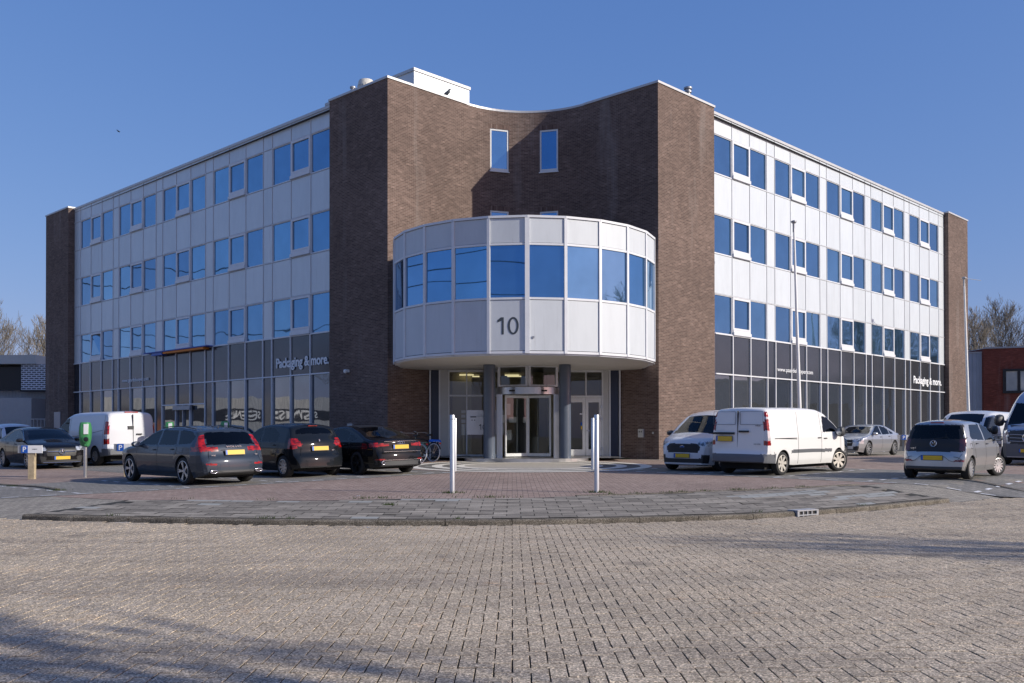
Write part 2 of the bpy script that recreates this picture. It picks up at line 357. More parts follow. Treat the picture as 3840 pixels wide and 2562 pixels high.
# road of single herringbone pavers
wp = .111; rng = random.Random(3)
pv = []; pf = []
def paver(x0, y0, x1, y1):
    cx, cy = (x0+x1)/2, (y0+y1)/2; j = .0042; b = .0014
    dz = rng.gauss(0, .0012); tx = rng.gauss(0, .003); ty = rng.gauss(0, .003); dx = rng.gauss(0, .0008); dy = rng.gauss(0, .0008)
    n = len(pv)
    for (ins, z) in ((j, -.03), (j, -.005), (j+b, 0)):
        for (x, y) in ((x0+ins, y0+ins), (x1-ins, y0+ins), (x1-ins, y1-ins), (x0+ins, y1-ins)):
            pv.append((x+dx, y+dy, z+dz+(x-cx)*tx+(y-cy)*ty))
    for q in range(2):
        for k in range(4):
            a = n+q*4+k; b_ = n+q*4+(k+1) % 4; pf.append((a, b_, b_+4, a+4))
    pf.append((n+8, n+9, n+10, n+11))
for j in range(int(2.6/wp), int(23/wp)):
    for i in range(int(-13/wp), int(14.5/wp)):
        m = (i-j) % 4
        if m not in (0, 3): continue
        x0, y0 = i*wp, j*wp; x1, y1 = (x0+2*wp, y0+wp) if m == 0 else (x0+wp, y0+2*wp)
        xc, yc = (x0+x1)/2, (y0+y1)/2
        if y1 > yk(xc)-.02 or abs(xc) > .62*yc+3: continue
        paver(x0, y0, x1, y1)
mb = MB(); mb.add(pv, pf); ro = mb.build('road', [M['road_pavers'], M['joint_sand']]); ro['kind'] = 'structure'
ro.data.polygons.foreach_set('material_index', [1 if (i % 9) < 4 else 0 for i in range(len(pf))])
# forecourt of red pavers, parking bays
dl = Vector((-0.7200, 0.6940, 0)); nl = Vector((-0.6940, -0.7200, 0)); dr = Vector((0.6940, 0.7200, 0)); nr = Vector((0.7200, -0.6940, 0))
rear = [(-7.6, 18.9), (-6.5, 18.85), (-5.2, 18.55), (-3.5, 18.55), (-1.9, 18.95), (0, 18.95), (2.9, 20.0), (5.6, 21.3), (8.2, 22.8)]
sheet('forecourt', rear+[(11.3, 24.4), (13.5, 22.2), (18, 22), (26, 38), (22, 48), (6, 37), (3, 40), (-3, 40), (-6, 37), (-22, 47), (-34, 40), (-20, 26), (-11.3, 22.3), (-9.5, 20)], .004, M['red_paving'])
def P2(o, *terms):
    v = Vector((o[0], o[1], 0))
    for d, k in terms: v = v+d*k
    return (v.x, v.y)
V0 = (-8.53, 25.46)
bayL = [P2(V0, (dl, -2.9), (dr, 7.2)), P2(V0, (dl, 2.6), (dr, 7.2)), P2(V0, (dl, 2.6), (dr, -8)), P2(V0, (dl, -2.9), (dr, -8))]
sheet('parking_bays_left', bayL, .008, M['bay_paving'])
V1 = (-16.5, 38.0)
sheet('parking_bays_facade', [P2(V1, (dl, -11), (dr, 2.8)), P2(V1, (dl, 14), (dr, 2.8)), P2(V1, (dl, 14), (dr, -2.6)), P2(V1, (dl, -11), (dr, -2.6))], .008, M['bay_paving'])
V2 = (8.07, 28.7)
bayR = [P2(V2, (dr, -2.9), (nl, 2.2)), P2(V2, (dr, 3.2), (nl, 2.2)), P2(V2, (dr, 3.2), (nl, -9)), P2(V2, (dr, -2.9), (nl, -9))]
bayR = [P2(V2, (dr, -3.0), (nr, -4.2)), P2(V2, (dr, 3.3), (nr, -4.2)), P2(V2, (dr, 3.3), (nr, 9)), P2(V2, (dr, -3.0), (nr, 9))]
sheet('parking_bays_right', bayR, .008, M['bay_paving'])
# painted bay ends and separators
mk = MB()
def dash(p, q, wd=.09, h=.016):
    p, q = Vector((*p, 0)), Vector((*q, 0)); d = (q-p); L = d.length; d.normalize(); n = Vector((-d.y, d.x, 0))*wd/2
    k = 0
    while k < L:
        a = p+d*k; b = p+d*min(L, k+.32)
        c = [a-n, b-n, b+n, a+n]; mk.quad(*[(v.x, v.y, G(v.x, v.y)+h) for v in c]); k += .75
for k in range(-3, 4):
    o = P2(V0, (dr, k*2.55+1.2)); dash(P2(o, (dl, -2.6)), P2(o, (dl, 2.5)))
dash(P2(V0, (dl, -2.75), (dr, -7)), P2(V0, (dl, -2.75), (dr, 7)))
for k in range(-1, 4):
    o = P2(V2, (nr, k*2.55-1.3)); dash(P2(o, (dr, -2.8)), P2(o, (dr, 3.0)))
dash(P2(V2, (dr, -2.9), (nr, -4)), P2(V2, (dr, -2.9), (nr, 9)))
o = mk.build('bay_markings', M['white_paint']); o['kind'] = 'structure'
# ringed paving before the entrance
RC = (.58, 32.7)
for k, (r0, r1) in enumerate([(3.75, 4.12), (3.3, 3.75), (2.95, 3.3), (2.5, 2.95), (2.2, 2.5), (1.7, 2.2), (0, 1.7)]):
    mb = MB(); n = 96
    for i in range(n):
        a, b = 2*math.pi*i/n, 2*math.pi*(i+1)/n
        for ra, rb in ((r0, (r0+r1)/2), ((r0+r1)/2, r1)) if r0 else ((0.02, r1),):
            ps = [(RC[0]+r*math.cos(q), RC[1]+r*math.sin(q)) for r, q in ((ra, a), (rb, a), (rb, b), (ra, b))]
            mb.quad(*[(x, y, G(x, y)+.013) for x, y in ps])
    o = mb.build('paving_ring', M['pattern_mid'] if k > 4 else (M['pattern_white'] if k % 2 == 0 else M['pattern_dark'])); o['kind'] = 'structure'
# traffic island: slabs, kerbstones, gully
isl_front = [(x, yk(x)) for x in np.linspace(-8.3, 9.1, 60)]
isl_rear = [(8.7, 21.0), (8.2, 22.7), (5.6, 21.25), (2.9, 19.95), (0, 18.9), (-1.9, 18.9), (-3.5, 18.5), (-5.2, 18.5), (-6.5, 18.8), (-7.5, 18.8)]
def zi(x, y):
    k = min(1, max(0, (y-yk(x))/2.6)); return .078*(1-k)+(zg(x, max(y, 16))+.022)*k
sheet('pavement_island', isl_front+isl_rear, -.012, M['slab_joint'], h=zi)
def inside(p, poly):
    x, y = p; c = False; j = len(poly)-1
    for i in range(len(poly)):
        if (poly[i][1] > y) != (poly[j][1] > y) and x < (poly[j][0]-poly[i][0])*(y-poly[i][1])/(poly[j][1]-poly[i][1])+poly[i][0]: c = not c
        j = i
    return c
isl = isl_front+isl_rear
slabs = MB(); lights_ = MB(); rg = random.Random(5)
for r in range(40):
    yy = .2+r*.305
    for c in range(80):
        x0 = -9+c*.305*1.5+(r % 2)*.15*1.5; x1 = x0+.305*1.5-.014
        xm = (x0+x1)/2; y0 = yk(xm)+yy; y1 = y0+.292
        cs = [(x0, yk(x0)+yy), (x1, yk(x1)+yy), (x1, yk(x1)+yy+.292), (x0, yk(x0)+yy+.292)]
        if not all(inside(q, isl) for q in cs): continue
        dz = rg.gauss(0, .002)
        tgt = lights_ if (rg.random() < .012 or (6.2 < xm < 8.2 and r in (3, 4) and rg.random() < .8) or (4.4 < xm < 6.6 and r in (7, 8) and rg.random() < .7) or (-2.6 < xm < -.9 and r == 10) or (-6.5 < xm < -2.6 and r in (8, 9) and rg.random() < .45)) else slabs
        tgt.quad(*[(x, y, zi(x, y)+dz) for x, y in cs])
o = slabs.build('pavement_slabs', M['slab_grey']); o['kind'] = 'structure'
o = lights_.build('pale_pavement_slabs', M['slab_light']); o['kind'] = 'structure'
def kerb_run(name, pts, ht, wd, base, label, group, skip=None, inset=1):
    """kerbstones of about a metre along pts; each stone one bevelled box bent along the line"""
    acc = [0]
    for a, b in zip(pts, pts[1:]): acc.append(acc[-1]+math.dist(a, b))
    n = int(acc[-1]/1.0); first = None
    mb = MB()
    for i in range(n):
        s0, s1 = acc[-1]*i/n+.006, acc[-1]*(i+1)/n-.006
        prev = None
        for k in range(5):
            s = s0+(s1-s0)*k/4
            x = float(np.interp(s, acc, [p[0] for p in pts])); y = float(np.interp(s, acc, [p[1] for p in pts]))
            x2 = float(np.interp(s+.05, acc, [p[0] for p in pts])); y2 = float(np.interp(s+.05, acc, [p[1] for p in pts]))
            x1 = float(np.interp(s-.05, acc, [p[0] for p in pts])); y1 = float(np.interp(s-.05, acc, [p[1] for p in pts]))
            d = Vector((x2-x1, y2-y1, 0)).normalized(); nn = Vector((-d.y, d.x, 0))*inset
            p = Vector((x, y, 0)); zt = base(x, y)
            prof = [(-.02, zt-ht-.06), (-.012, zt-.028), (.0, zt-.008), (.022, zt+.002), (wd, zt+.004), (wd, zt-.1)]
            ring = [p+nn*a+Vector((0, 0, z)) for a, z in prof]
            if prev:
                for q in range(5): mb.quad(prev[q], ring[q], ring[q+1], prev[q+1])
            if k in (0, 4): mb.poly(ring)
            prev = ring
    o = mb.build(name, M['kerb'], smooth=35); o['kind'] = 'structure'; return o
kp = [(x, yk(x)) for x in np.linspace(-8.3, 9.1, 90)]
kerb_run('kerb', kp, .12, .13, lambda x, y: .078, 'k', 'k')
kerb_run('rear_kerb', [(1.3, 19.35), (2.9, 19.95), (5.6, 21.2), (8.2, 22.75)], .03, .1, lambda x, y: zi(x, y)+.006, 'k', 'k')
kerb_run('edge_kerb', [(-14.5, 26.0), (-12.84, 24.4), (-11.6, 23.5), (-10.5, 22.2)], .05, .1, lambda x, y: G(x, y)+.04, 'k', 'k')
kerb_run('driveway_kerb', [(11.2, 25.4), (11.6, 24.0), (12.3, 22.4)], .03, .1, lambda x, y: G(x, y)+.03, 'k', 'k')
# gully in the kerb
gx, gy = 5.15, yk(5.15); d = Vector((5.5-4.8, yk(5.5)-yk(4.8), 0)).normalized(); nn = Vector((-d.y, d.x, 0))
gu = empty('drain_gully', (gx, gy, 0)); tag(gu, 'cast iron kerb drain with three slots set in the island kerb', 'drain')
mb = MB(); o0 = Vector((0, 0, 0))-d*.28-nn*.05
Z_ = Vector((0, 0, 1)); mb.obox(o0+Vector((0, 0, .078)), d*.56, nn*.22, (0, 0, .022)); mb.obox(o0-Z_*.04, d*.05, nn*.2, (0, 0, .125)); mb.obox(o0+d*.51-Z_*.04, d*.05, nn*.2, (0, 0, .125))
for k in (1, 2, 3): mb.obox(o0+d*(.05+.115*k-.012)+nn*.01-Z_*.04, d*.024, nn*.05, (0, 0, .12))
mb.obox(o0+d*.05, d*.46, nn*.02, (0, 0, .02)); mb.build('frame', M['grey_metal'], gu)
mb = MB(); mb.obox(o0+d*.05+nn*.03, d*.46, nn*.12, (0, 0, .077)); mb.build('opening', M['black'], gu)
# weeds in the joints
wd_ = MB(); rw = random.Random(11)
def tuft(x, y, n, s, z=None):
    z = G(x, y) if z is None else z
    for _ in range(n):
        a = rw.uniform(0, 6.28); r = abs(rw.gauss(0, s)); px, py = x+math.cos(a)*r, y+math.sin(a)*r*.6
        b = rw.uniform(0, 6.28); L = rw.uniform(.02, .07); wv = .006
        t_ = (px+math.cos(b)*L*.6, py+math.sin(b)*L*.6, z+L)
        wd_.poly([(px-wv, py, z-.005), (px+wv, py, z-.005), t_])
for bx, by in ((-1.26, 20.42), (1.8, 20.52)): tuft(bx, by, 160, .16, zg(bx, by)+.005)
for k in range(24):
    x = rw.uniform(-7.3, 7); yb = lerp(x, [p[0] for p in rear], [p[1] for p in rear]); tuft(x, yb+.03, rw.choice((4, 8, 26)), .12, zi(x, yb)+.005)
tuft(-10.4, 22.1, 120, .15); tuft(-12.4, 24.1, 120, .2); tuft(-2.2, 17.4, 70, .07, zi(-2.2, 17.4)); tuft(4.55, 39.2, 150, .15); tuft(9.9, 31.2, 60, .2)
for k in range(7): x = rw.uniform(-8, 8.5); tuft(x, yk(x)+.16, 12, .07, zi(x, yk(x)+.16))
o = wd_.build('weeds', M['grass']); o['kind'] = 'stuff'; tag(o, 'green moss and weeds growing in the paving joints', 'weeds')
# litter
for i, (x, y, a) in enumerate([(-6.4, 15.55, .3), (-3.1, 19.3, .9), (.55, 14.9, 0), (-2.2, 14.7, .7)]):
    mb = MB(); L = (.22, .12, .07, .05)[i]
    ux = Vector((math.cos(a), math.sin(a), 0)); uy = Vector((-ux.y, ux.x, 0)); p = Vector((x, y, (.0 if y < yk(x) else zi(x, y))+.006))
    pts = [p+ux*L*k/4+Vector((0, 0, .008*(k % 2))) for k in range(5)]
    for a_, b_ in zip(pts, pts[1:]): mb.quad(a_, b_, b_+uy*.03, a_+uy*.03)
    o = mb.build('paper_scrap', M['white_paint']); tag(o, ['crumpled white paper strip lying along the left end of the kerb', 'small white paper scrap on red paving behind the island', 'tiny white scrap of litter on the road before the kerb middle', 'tiny pale litter speck on the sunlit road left of centre'][i], 'litter')
# ---------------------------------------------------------------- office building
PL = Vector((-7.67, 40.955, 0)); PR = Vector((8.7685, 41.851, 0))
Z = Vector((0, 0, 1)); W_, N_ = 1.5362, .7629
ZT = [4.07+1.75*i for i in range(7)]        # transoms
ZTOP = 15.50; ZTW = 15.57; GB = .25
bld = empty('office_building', (0, 44, GB))
tag(bld, 'four storey office block with brown brick corner towers, aluminium wings and a round entrance drum', 'building')
def part(mb, name, mat, parent=None, smooth=False, label=None):
    o = mb.build(name, mat, None, smooth, label); p = parent or bld
    q = p
    off = Vector((0, 0, 0))
    while q: off += q.location; q = q.parent
    o.data.transform(Matrix.Translation(-off)); o.parent = p
    return o
def offs():
    cells = []; u = 0.0
    for g_ in range(5):
        for k in range(3): cells.append(('w', g_, k, u, u+W_)); u += W_
        if g_ < 4: cells.append(('n', g_, 0, u, u+N_)); u += N_
    return cells, u
cells, UEND = offs(); UFAR = UEND+.95
def wing(P, d, n, side):
    def pt(u, v, z): return P+d*u+n*v+Z*z
    def bx(mb, u0, u1, v0, v1, z0, z1): mb.obox(pt(u0, v0, z0), d*(u1-u0), n*(v1-v0), Z*(z1-z0))
    allc = [('e', -1, 0, -.95, 0.0)]+cells+[('e', 5, 0, UEND, UFAR)]
    back = MB(); bx(back, -.95, UFAR, -.30, -.10, GB, ZTOP-.1); part(back, 'backing_wall', M['frame_shadow_gap'])
    pan = MB(); spd = MB()
    for (t_, g_, k, u0, u1) in allc:
        a, b = u0+.033, u1-.033
        rows = [(ZT[6]+.03, ZTOP-.12), (ZT[4]+.03, ZT[5]-.03), (ZT[2]+.03, ZT[3]-.03)]
        if t_ != 'w': rows += [(ZT[5]+.03, ZT[6]-.03), (ZT[3]+.03, ZT[4]-.03), (ZT[1]+.03, ZT[2]-.03)]
        for z0, z1 in rows: bx(pan, a, b, -.06, 0, z0, z1)
        bx(spd, a, b, -.06, -.012, ZT[0]+.03, ZT[1]-.03)
    part(pan, 'cladding_panels', M['white_cladding']); part(spd, 'spandrel_panels', M['dark_panel'])
    # grid of slim aluminium profiles
    gr = MB()
    us = sorted({round(c[3], 4) for c in allc} | {round(c[4], 4) for c in allc})
    for u in us[1:-1]:
        bx(gr, u-.012, u+.012, -.06, .022, ZT[1], ZTOP-.1); bx(gr, u-.028, u+.028, -.06, .045, GB+.1, ZT[1])
    for i, z in enumerate(ZT):
        h = .014 if i > 1 else .028
        bx(gr, -.95, UFAR, -.06, .020 if i > 1 else .042, z-h, z+h)
    bx(gr, -.95, UFAR, -.06, .044, GB, GB+.14)
    part(gr, 'mullion_grid', M['aluminium_frame'])
    cp = MB(); bx(cp, -.95, UFAR, -.5, .05, ZTOP-.12, ZTOP); part(cp, 'roof_edge', M['coping'])
    # windows
    for fl, (z0, z1) in enumerate(((ZT[5], ZT[6]), (ZT[3], ZT[4]), (ZT[1], ZT[2]))):
        for (t_, g_, k, u0, u1) in cells:
            if t_ != 'w': continue
            if k != 1:
                fr = MB(); a, b = u0+.02, u1-.02; c, e = z0+.02, z1-.02
                for q in ((a, a+.03, c, e), (b-.03, b, c, e), (a+.03, b-.03, c, c+.03), (a+.03, b-.03, e-.03, e)): bx(fr, q[0], q[1], -.09, -.01, q[2], q[3])
                o = part(fr, 'window', M['aluminium_frame'])
                gl_ = MB(); rr = rng.gauss(0, .0022); r2 = rng.gauss(0, .0018)
                gl_.quad(pt(a+.03, -.05+rr, c+.03), pt(b-.03, -.05-rr, c+.03), pt(b-.03, -.05-rr+r2, e-.03), pt(a+.03, -.05+rr+r2, e-.03)); part(gl_, 'pane', M['blue_glass'], o)
            else:
                fr = MB(); a, b = u0+.02, u1-.02; c, e = z0+.27, z1-.03; w_ = .10
                for q in ((a, a+w_, c, e), (b-w_, b, c, e), (a+w_, b-w_, c, c+.08), (a+w_, b-w_, e-w_, e)): bx(fr, q[0], q[1], -.09, .035, q[2], q[3])
                o = part(fr, 'opening_window', M['aluminium_frame'])
                gl_ = MB()
                if side == 'L' and g_ == 4 and fl == 2:      # top-hung leaf tilted inwards at the top
                    gl_.quad(pt(a+w_, .02, c+.08), pt(b-w_, .02, c+.08), pt(b-w_, -.02, e-w_-.05), pt(a+w_+.30, -.10, e-w_-.05)); 
                    bk = MB(); bk.quad(pt(a+w_, -.085, c+.08), pt(b-w_, -.085, c+.08), pt(b-w_, -.085, e-w_), pt(a+w_, -.085, e-w_)); part(bk, 'open_gap', M['black'], o)
                else: gl_.quad(pt(a+w_, -.03, c+.08), pt(b-w_, -.03, c+.08), pt(b-w_, -.03, e-w_), pt(a+w_, -.03, e-w_))
                part(gl_, 'pane', M['blue_glass'], o)
                sl_ = MB(); bx(sl_, a-.01, b+.01, -.05, .085, z0+.035, z0+.17); bx(sl_, a+.01, b-.01, -.05, .05, z0+.17, z0+.26)
                part(sl_, 'ventilation_box', M['aluminium_frame'], o)
                dk = MB(); bx(dk, a-.015, b+.015, .0, .088, z0+.012, z0+.034); part(dk, 'drip_edge', M['grey_metal'], o)
    # ground floor
    for (t_, g_, k, u0, u1) in allc:
        a, b = u0+.03, u1-.03; z0, z1 = GB+.15, ZT[0]-.03
        if t_ == 'w':
            mat = M['dark_glass']; nm = 'shop_window'
            if side == 'R' and g_ == 4: mat = M['dark_panel']; nm = 'dark_panel'
            if side == 'L' and (g_ == 4 and k > 0 or g_ == 3 and k == 2): mat = M['dark_panel']; nm = 'dark_panel'
            if side == 'L' and g_ == 2:
                m2 = MB(); m2.quad(pt(a, -.05, 3.03), pt(b, -.05, 3.03), pt(b, -.05, z1), pt(a, -.05, z1)); part(m2, 'dark_panel', M['dark_panel'])
                if k == 1: continue
                z1 = 2.97
            m2 = MB(); e1 = rng.gauss(0, .004); m2.quad(pt(a, -.05+e1, z0), pt(b, -.05-e1, z0), pt(b, -.05-e1, z1), pt(a, -.05+e1, z1)); part(m2, nm, mat)
        else:
            m2 = MB(); bx(m2, a, b, -.06, -.012, z0, z1); part(m2, 'dark_panel', M['dark_panel'])
    if side == 'L':
        u0 = 2*(3*W_+N_)
        m2 = MB(); bx(m2, u0, u0+3*W_, -.05, .045, 2.97, 3.03); part(m2, 'door_transom', M['aluminium_frame'])
        m2 = MB(); a, b = u0+W_+.03, u0+2*W_-.03
        for q in ((a, a+.06, .4, 2.97), (b-.06, b, .4, 2.97), ((a+b)/2-.05, (a+b)/2+.05, .4, 2.97)): bx(m2, q[0], q[1], -.08, .03, q[2], q[3])
        bx(m2, a-.25, b+.1, .03, .16, 2.72, 2.93); dr_o = part(m2, 'sliding_door', M['grey_metal'])
        m2 = MB(); m2.quad(pt(a+.06, -.06, .4), pt(b-.06, -.06, .4), pt(b-.06, -.06, 2.95), pt(a+.06, -.06, 2.95)); part(m2, 'pane', M['dark_glass'], dr_o)
    return pt, bx
ptL, bxL = wing(PL, dl, nl, 'L'); ptR, bxR = wing(PR, dr, nr, 'R')
# towers and the curved corner wall
Q = .30
A = PL+dl*-4.16+nl*Q; B = PR+dr*-4.52+nr*Q
T1 = A+dr*4.33; RAD = 3.57
# intersection of the two inner walls
M2 = np.array([[dr.x, -dl.x], [dr.y, -dl.y]]); st_ = np.linalg.solve(M2, np.array([B.x-A.x, B.y-A.y])); Ccr = A+dr*float(st_[0])
T1 = Ccr-dr*RAD; T2 = Ccr-dl*RAD
O_ = T1+nr*RAD
def brickwall(mb, p, q, z0, z1, u0=0.0, zu=0.0):
    L = (q-p).length
    mb.quad(p+Z*z0, q+Z*z0, q+Z*z1, p+Z*z1, ((u0, z0), (u0+L, z0), (u0+L, z1), (u0, z1)))
    return u0+L
br = MB()
# left tower: front face and a return back to the wing
wallL0 = PL+dl*-.27+nl*Q
u = brickwall(br, wallL0-nl*.6, wallL0, GB, ZTW, -.6)
u = brickwall(br, wallL0, A, GB, ZTW, 0)
s_low = 2.145
IL = A+dr*s_low; IR = B+dl*1.912
brickwall(br, A, IL, GB, ZTW, u); u += s_low
ZC = 4.0
brickwall(br, IL, T1, ZC, ZTW, u); u += (T1-IL).length
# arc with four window openings
a0 = math.atan2(T1.y-O_.y, T1.x-O_.x); a1 = math.atan2(T2.y-O_.y, T2.x-O_.x)
def arc(a, r=RAD): return Vector((O_.x+r*math.cos(a), O_.y+r*math.sin(a), 0))
def ang_at_x(x, y): return math.atan2(y-O_.y, x-O_.x)
wins = [(-.94, -.13), (1.23, 2.03)]
def solve(xv):
    lo, hi = a1, a0      # x grows as angle falls
    for _ in range(40):
        m_ = (lo+hi)/2
        p = arc(m_); r_ = p.x/p.y
        if r_ < xv/42.1: hi = m_
        else: lo = m_
    return lo
wa = [(solve(x0), solve(x1)) for x0, x1 in wins]
ZW = [(12.86, 14.70), (9.34, 11.14)]
brk = sorted(set([a0, a1]+[a for p in wa for a in p]+[a0+(a1-a0)*i/30 for i in range(1, 30)]), reverse=True)
brk = [b for i, b in enumerate(brk) if i == 0 or brk[i-1]-b > .012 or any(abs(b-a) < 1e-6 for p in wa for a in p)]
zs = [ZC, ZW[1][0], ZW[1][1], ZW[0][0], ZW[0][1], ZTW]
for b0, b1 in zip(brk, brk[1:]):
    p, q = arc(b0), arc(b1); L = RAD*(b0-b1); mid = (b0+b1)/2
    for z0, z1 in zip(zs, zs[1:]):
        if (z0, z1) in ZW and any(w1 < mid < w0 for w0, w1 in wa): continue
        br.quad(p+Z*z0, q+Z*z0, q+Z*z1, p+Z*z1, ((u, z0), (u+L, z0), (u+L, z1), (u, z1)))
    u += L
for w0, w1 in wa:
    for z0, z1 in ZW:
        for a_, sg in ((w0, 1), (w1, -1)):
            p, q = arc(a_), arc(a_, RAD+.2)
            br.quad(p+Z*z0, q+Z*z0, q+Z*z1, p+Z*z1, ((0, z0), (.2, z0), (.2, z1), (0, z1)))
        for z_ in (z0, z1): br.quad(arc(w0)+Z*z_, arc(w1)+Z*z_, arc(w1, RAD+.2)+Z*z_, arc(w0, RAD+.2)+Z*z_, ((0, 0), (.8, 0), (.8, .2), (0, .2)))
brickwall(br, T2, IR, ZC, ZTW, u); u += (IR-T2).length
brickwall(br, IR, B, GB, ZTW, u); u += (B-IR).length
wallR0 = PR+dr*-.39+nr*Q
u = brickwall(br, B, wallR0, GB, ZTW, u); brickwall(br, wallR0, wallR0-nr*.6, GB, ZTW, u)
# wall ends beside the entrance
for I, dd in ((IL, dr), (IR, dl)): brickwall(br, I, I+dd*.02+Vector((0, .5, 0)), GB, ZC, 0)
br.quad(IL+Z*ZC, T1+Z*ZC, T1+Vector((.0, .3, ZC)), IL+Vector((0, .3, ZC)))
part(br, 'brick_corner_wall', M['brown_brick'])
# soldier course lintels over the openings
lt = MB()
for w0, w1 in wa:
    for z0, z1 in ZW:
        n = 11
        for k in range(n):
            a_, b_ = w0+.02+(w1-w0-.04)*k/n, w0+.02+(w1-w0-.04)*(k+.8)/n
            p, q = arc(a_, RAD-.004), arc(b_, RAD-.004); lt.quad(p+Z*z1, q+Z*z1, q+Z*(z1+.2), p+Z*(z1+.2), ((k*.3, .01), (k*.3+.05, .01), (k*.3+.05, .05), (k*.3, .05)))
part(lt, 'brick_lintels', M['brown_brick'])
for w0, w1 in wa:
    for z0, z1 in ZW:
        p, q = arc(w0, RAD+.07), arc(w1, RAD+.07); d = (q-p); L = d.length; d.normalize(); n_ = Vector((d.y, -d.x, 0))
        fr = MB(); fw = .075
        for a_, b_, c_, e_ in ((0, fw, z0, z1), (L-fw, L, z0, z1), (fw, L-fw, z0, z0+.13), (fw, L-fw, z1-fw, z1)): fr.obox(p+d*a_+Z*c_, d*(b_-a_), n_*.05, Z*(e_-c_))
        fr.obox(p-d*.02+Z*(z0-.04), d*(L+.04), n_*.11, Z*.04)
        o = part(fr, 'brick_wall_window', M['door_white'])
        gm = MB(); gm.quad(p+d*fw+n_*.02+Z*(z0+.1), p+d*(L-fw)+n_*.02+Z*(z0+.1), p+d*(L-fw)+n_*.02+Z*(z1-.05), p+d*fw+n_*.02+Z*(z1-.05)); part(gm, 'pane', M['drum_glass'], o)
# far end towers
for (P, d, n, q, wd) in ((PL, dl, nl, .37, 3.6), (PR, dr, nr, .28, 3.45)):
    ft = MB(); p0 = P+d*UFAR; a_ = p0-n*.4; b_ = p0+n*q; c_ = b_+d*wd; e_ = c_-n*14
    brickwall(ft, a_, b_, GB-.2, ZTW, 0); brickwall(ft, b_, c_, GB-.2, ZTW, .4); brickwall(ft, c_, e_, GB-.2, ZTW, 4)
    part(ft, 'brick_end_tower', M['brown_brick'])
# copings
cp = MB()
def cop(p, q, inn, w=.30, h=.09, pr=.04):
    d = (q-p).normalized(); cp.obox(p-inn*pr+Z*(ZTW-h), q-p, inn*w, Z*h)
cop(wallL0-nl*.6, wallL0+dl*0, -dl*1); cop(wallL0+dl*.04, A-dl*.04, -nl); cop(A-nl*.26, T1, -nr)
for b0, b1 in zip(brk, brk[1:]):
    p, q, p2, q2 = arc(b0, RAD-.012), arc(b1, RAD-.012), arc(b0, RAD+.26), arc(b1, RAD+.26)
    cp.quad(p+Z*(ZTW-.09), q+Z*(ZTW-.09), q+Z*ZTW, p+Z*ZTW); cp.quad(p+Z*ZTW, q+Z*ZTW, q2+Z*ZTW, p2+Z*ZTW); cp.quad(p+Z*(ZTW-.09), q+Z*(ZTW-.09), q2+Z*(ZTW-.09), p2+Z*(ZTW-.09))
cop(T2, B-nr*.26, -nl); cop(B-dr*.04, wallR0+dr*.04, -nr); cop(wallR0, wallR0-nr*.6, -dr)
for (P, d, n, q, wd) in ((PL, dl, nl, .37, 3.6), (PR, dr, nr, .28, 3.45)):
    part(cp, 'coping', M['coping']); cp = MB(); b_ = P+d*UFAR+n*q; cop(b_-d*.04, b_+d*(wd+.04), -n); cop(b_-n*.7, b_-n*.261, d); cop(b_+d*wd-n*.261, b_+d*wd-n*14, -d)
part(cp, 'coping', M['coping'])
# flat roof and hidden rear walls
rf = MB(); zr = ZTW-.35
c1 = PL+dl*UFAR; c1b = c1+dl*3.5; c2 = PR+dr*UFAR; c2b = c2+dr*3.4
rf.poly([v+Z*zr for v in (A+dr*.1, c1b, c1b-nl*14, Ccr+Vector((0, 19, 0)), c2b-nr*14, c2b, B+dl*.1, T2+Vector((.05, .1, 0)))+tuple(arc(a1+(a0-a1)*k/12, RAD+.15) for k in range(1, 12))+(T1+Vector((-.05, .1, 0)),)])
part(rf, 'flat_roof', M['roofing'])
rw_ = MB()
brickwall(rw_, c1b-nl*14, Ccr+Vector((0, 19, 0)), GB, zr, 0); brickwall(rw_, Ccr+Vector((0, 19, 0)), c2b-nr*14, GB, zr, 0)
part(rw_, 'rear_wall', M['brown_brick'])
# penthouse and roof gear
def roofz(o): return o
ph = MB()
pc = Vector((-4.55, 44.85, 0)); 
ph.obox(pc+Z*(ZTW-.4), dr*3.55, dl*7, Z*(17.16+1.42-ZTW+.4-.16+.0)); pho = part(ph, 'plant_room', M['white_cladding'])
ph = MB(); zt_ = 17.16+1.42-.16; ph.obox(pc+Z*(zt_)-dr*.05-dl*.05, dr*3.65, dl*7.1, Z*.14); part(ph, 'roof_edge', M['coping'], pho)
mb = MB(); vp = Vector((-6.9, 45.6, 17.13))
mb.lathe(vp, Z, [(.2, -1.9), (.2, .38), (.25, .5), (.40, .70), (.415, .77), (.415, .79)], 28); fan = part(mb, 'roof_fan', M['rust_white'], smooth=40)
mb = MB(); mb.lathe(vp+Z*.80, Z, [(.415, 0), (.40, .05), (.36, .24), (.32, .30), (0.0, .33)], 28); mb.obox(vp+Vector((-.06, -.47, .7)), (.13, 0, 0), (0, .08, 0), (0, 0, .15)); part(mb, 'cowl', M['rust_white'], fan, smooth=40)
for (x, y, r, h, z0) in ((-6.94, 42.0, .085, 1.45, 15.23), (7.71, 42.0, .12, 1.40, 15.23)):
    mb = MB(); p = Vector((x, y, z0))
    mb.lathe(p, Z, [(r*1.3, 0), (r*.9, h-.35), (r*.9, h-.3)], 14); mb.lathe(p, Z, [(r*1.3, h-.28), (r*1.3, h-.2), (r*.9, h-.2), (r*.9, h-.14), (r*1.5, h-.12), (r*1.5, h-.05), (0, h)], 14)
    part(mb, 'vent_pipe', M['grey_metal'], smooth=40)

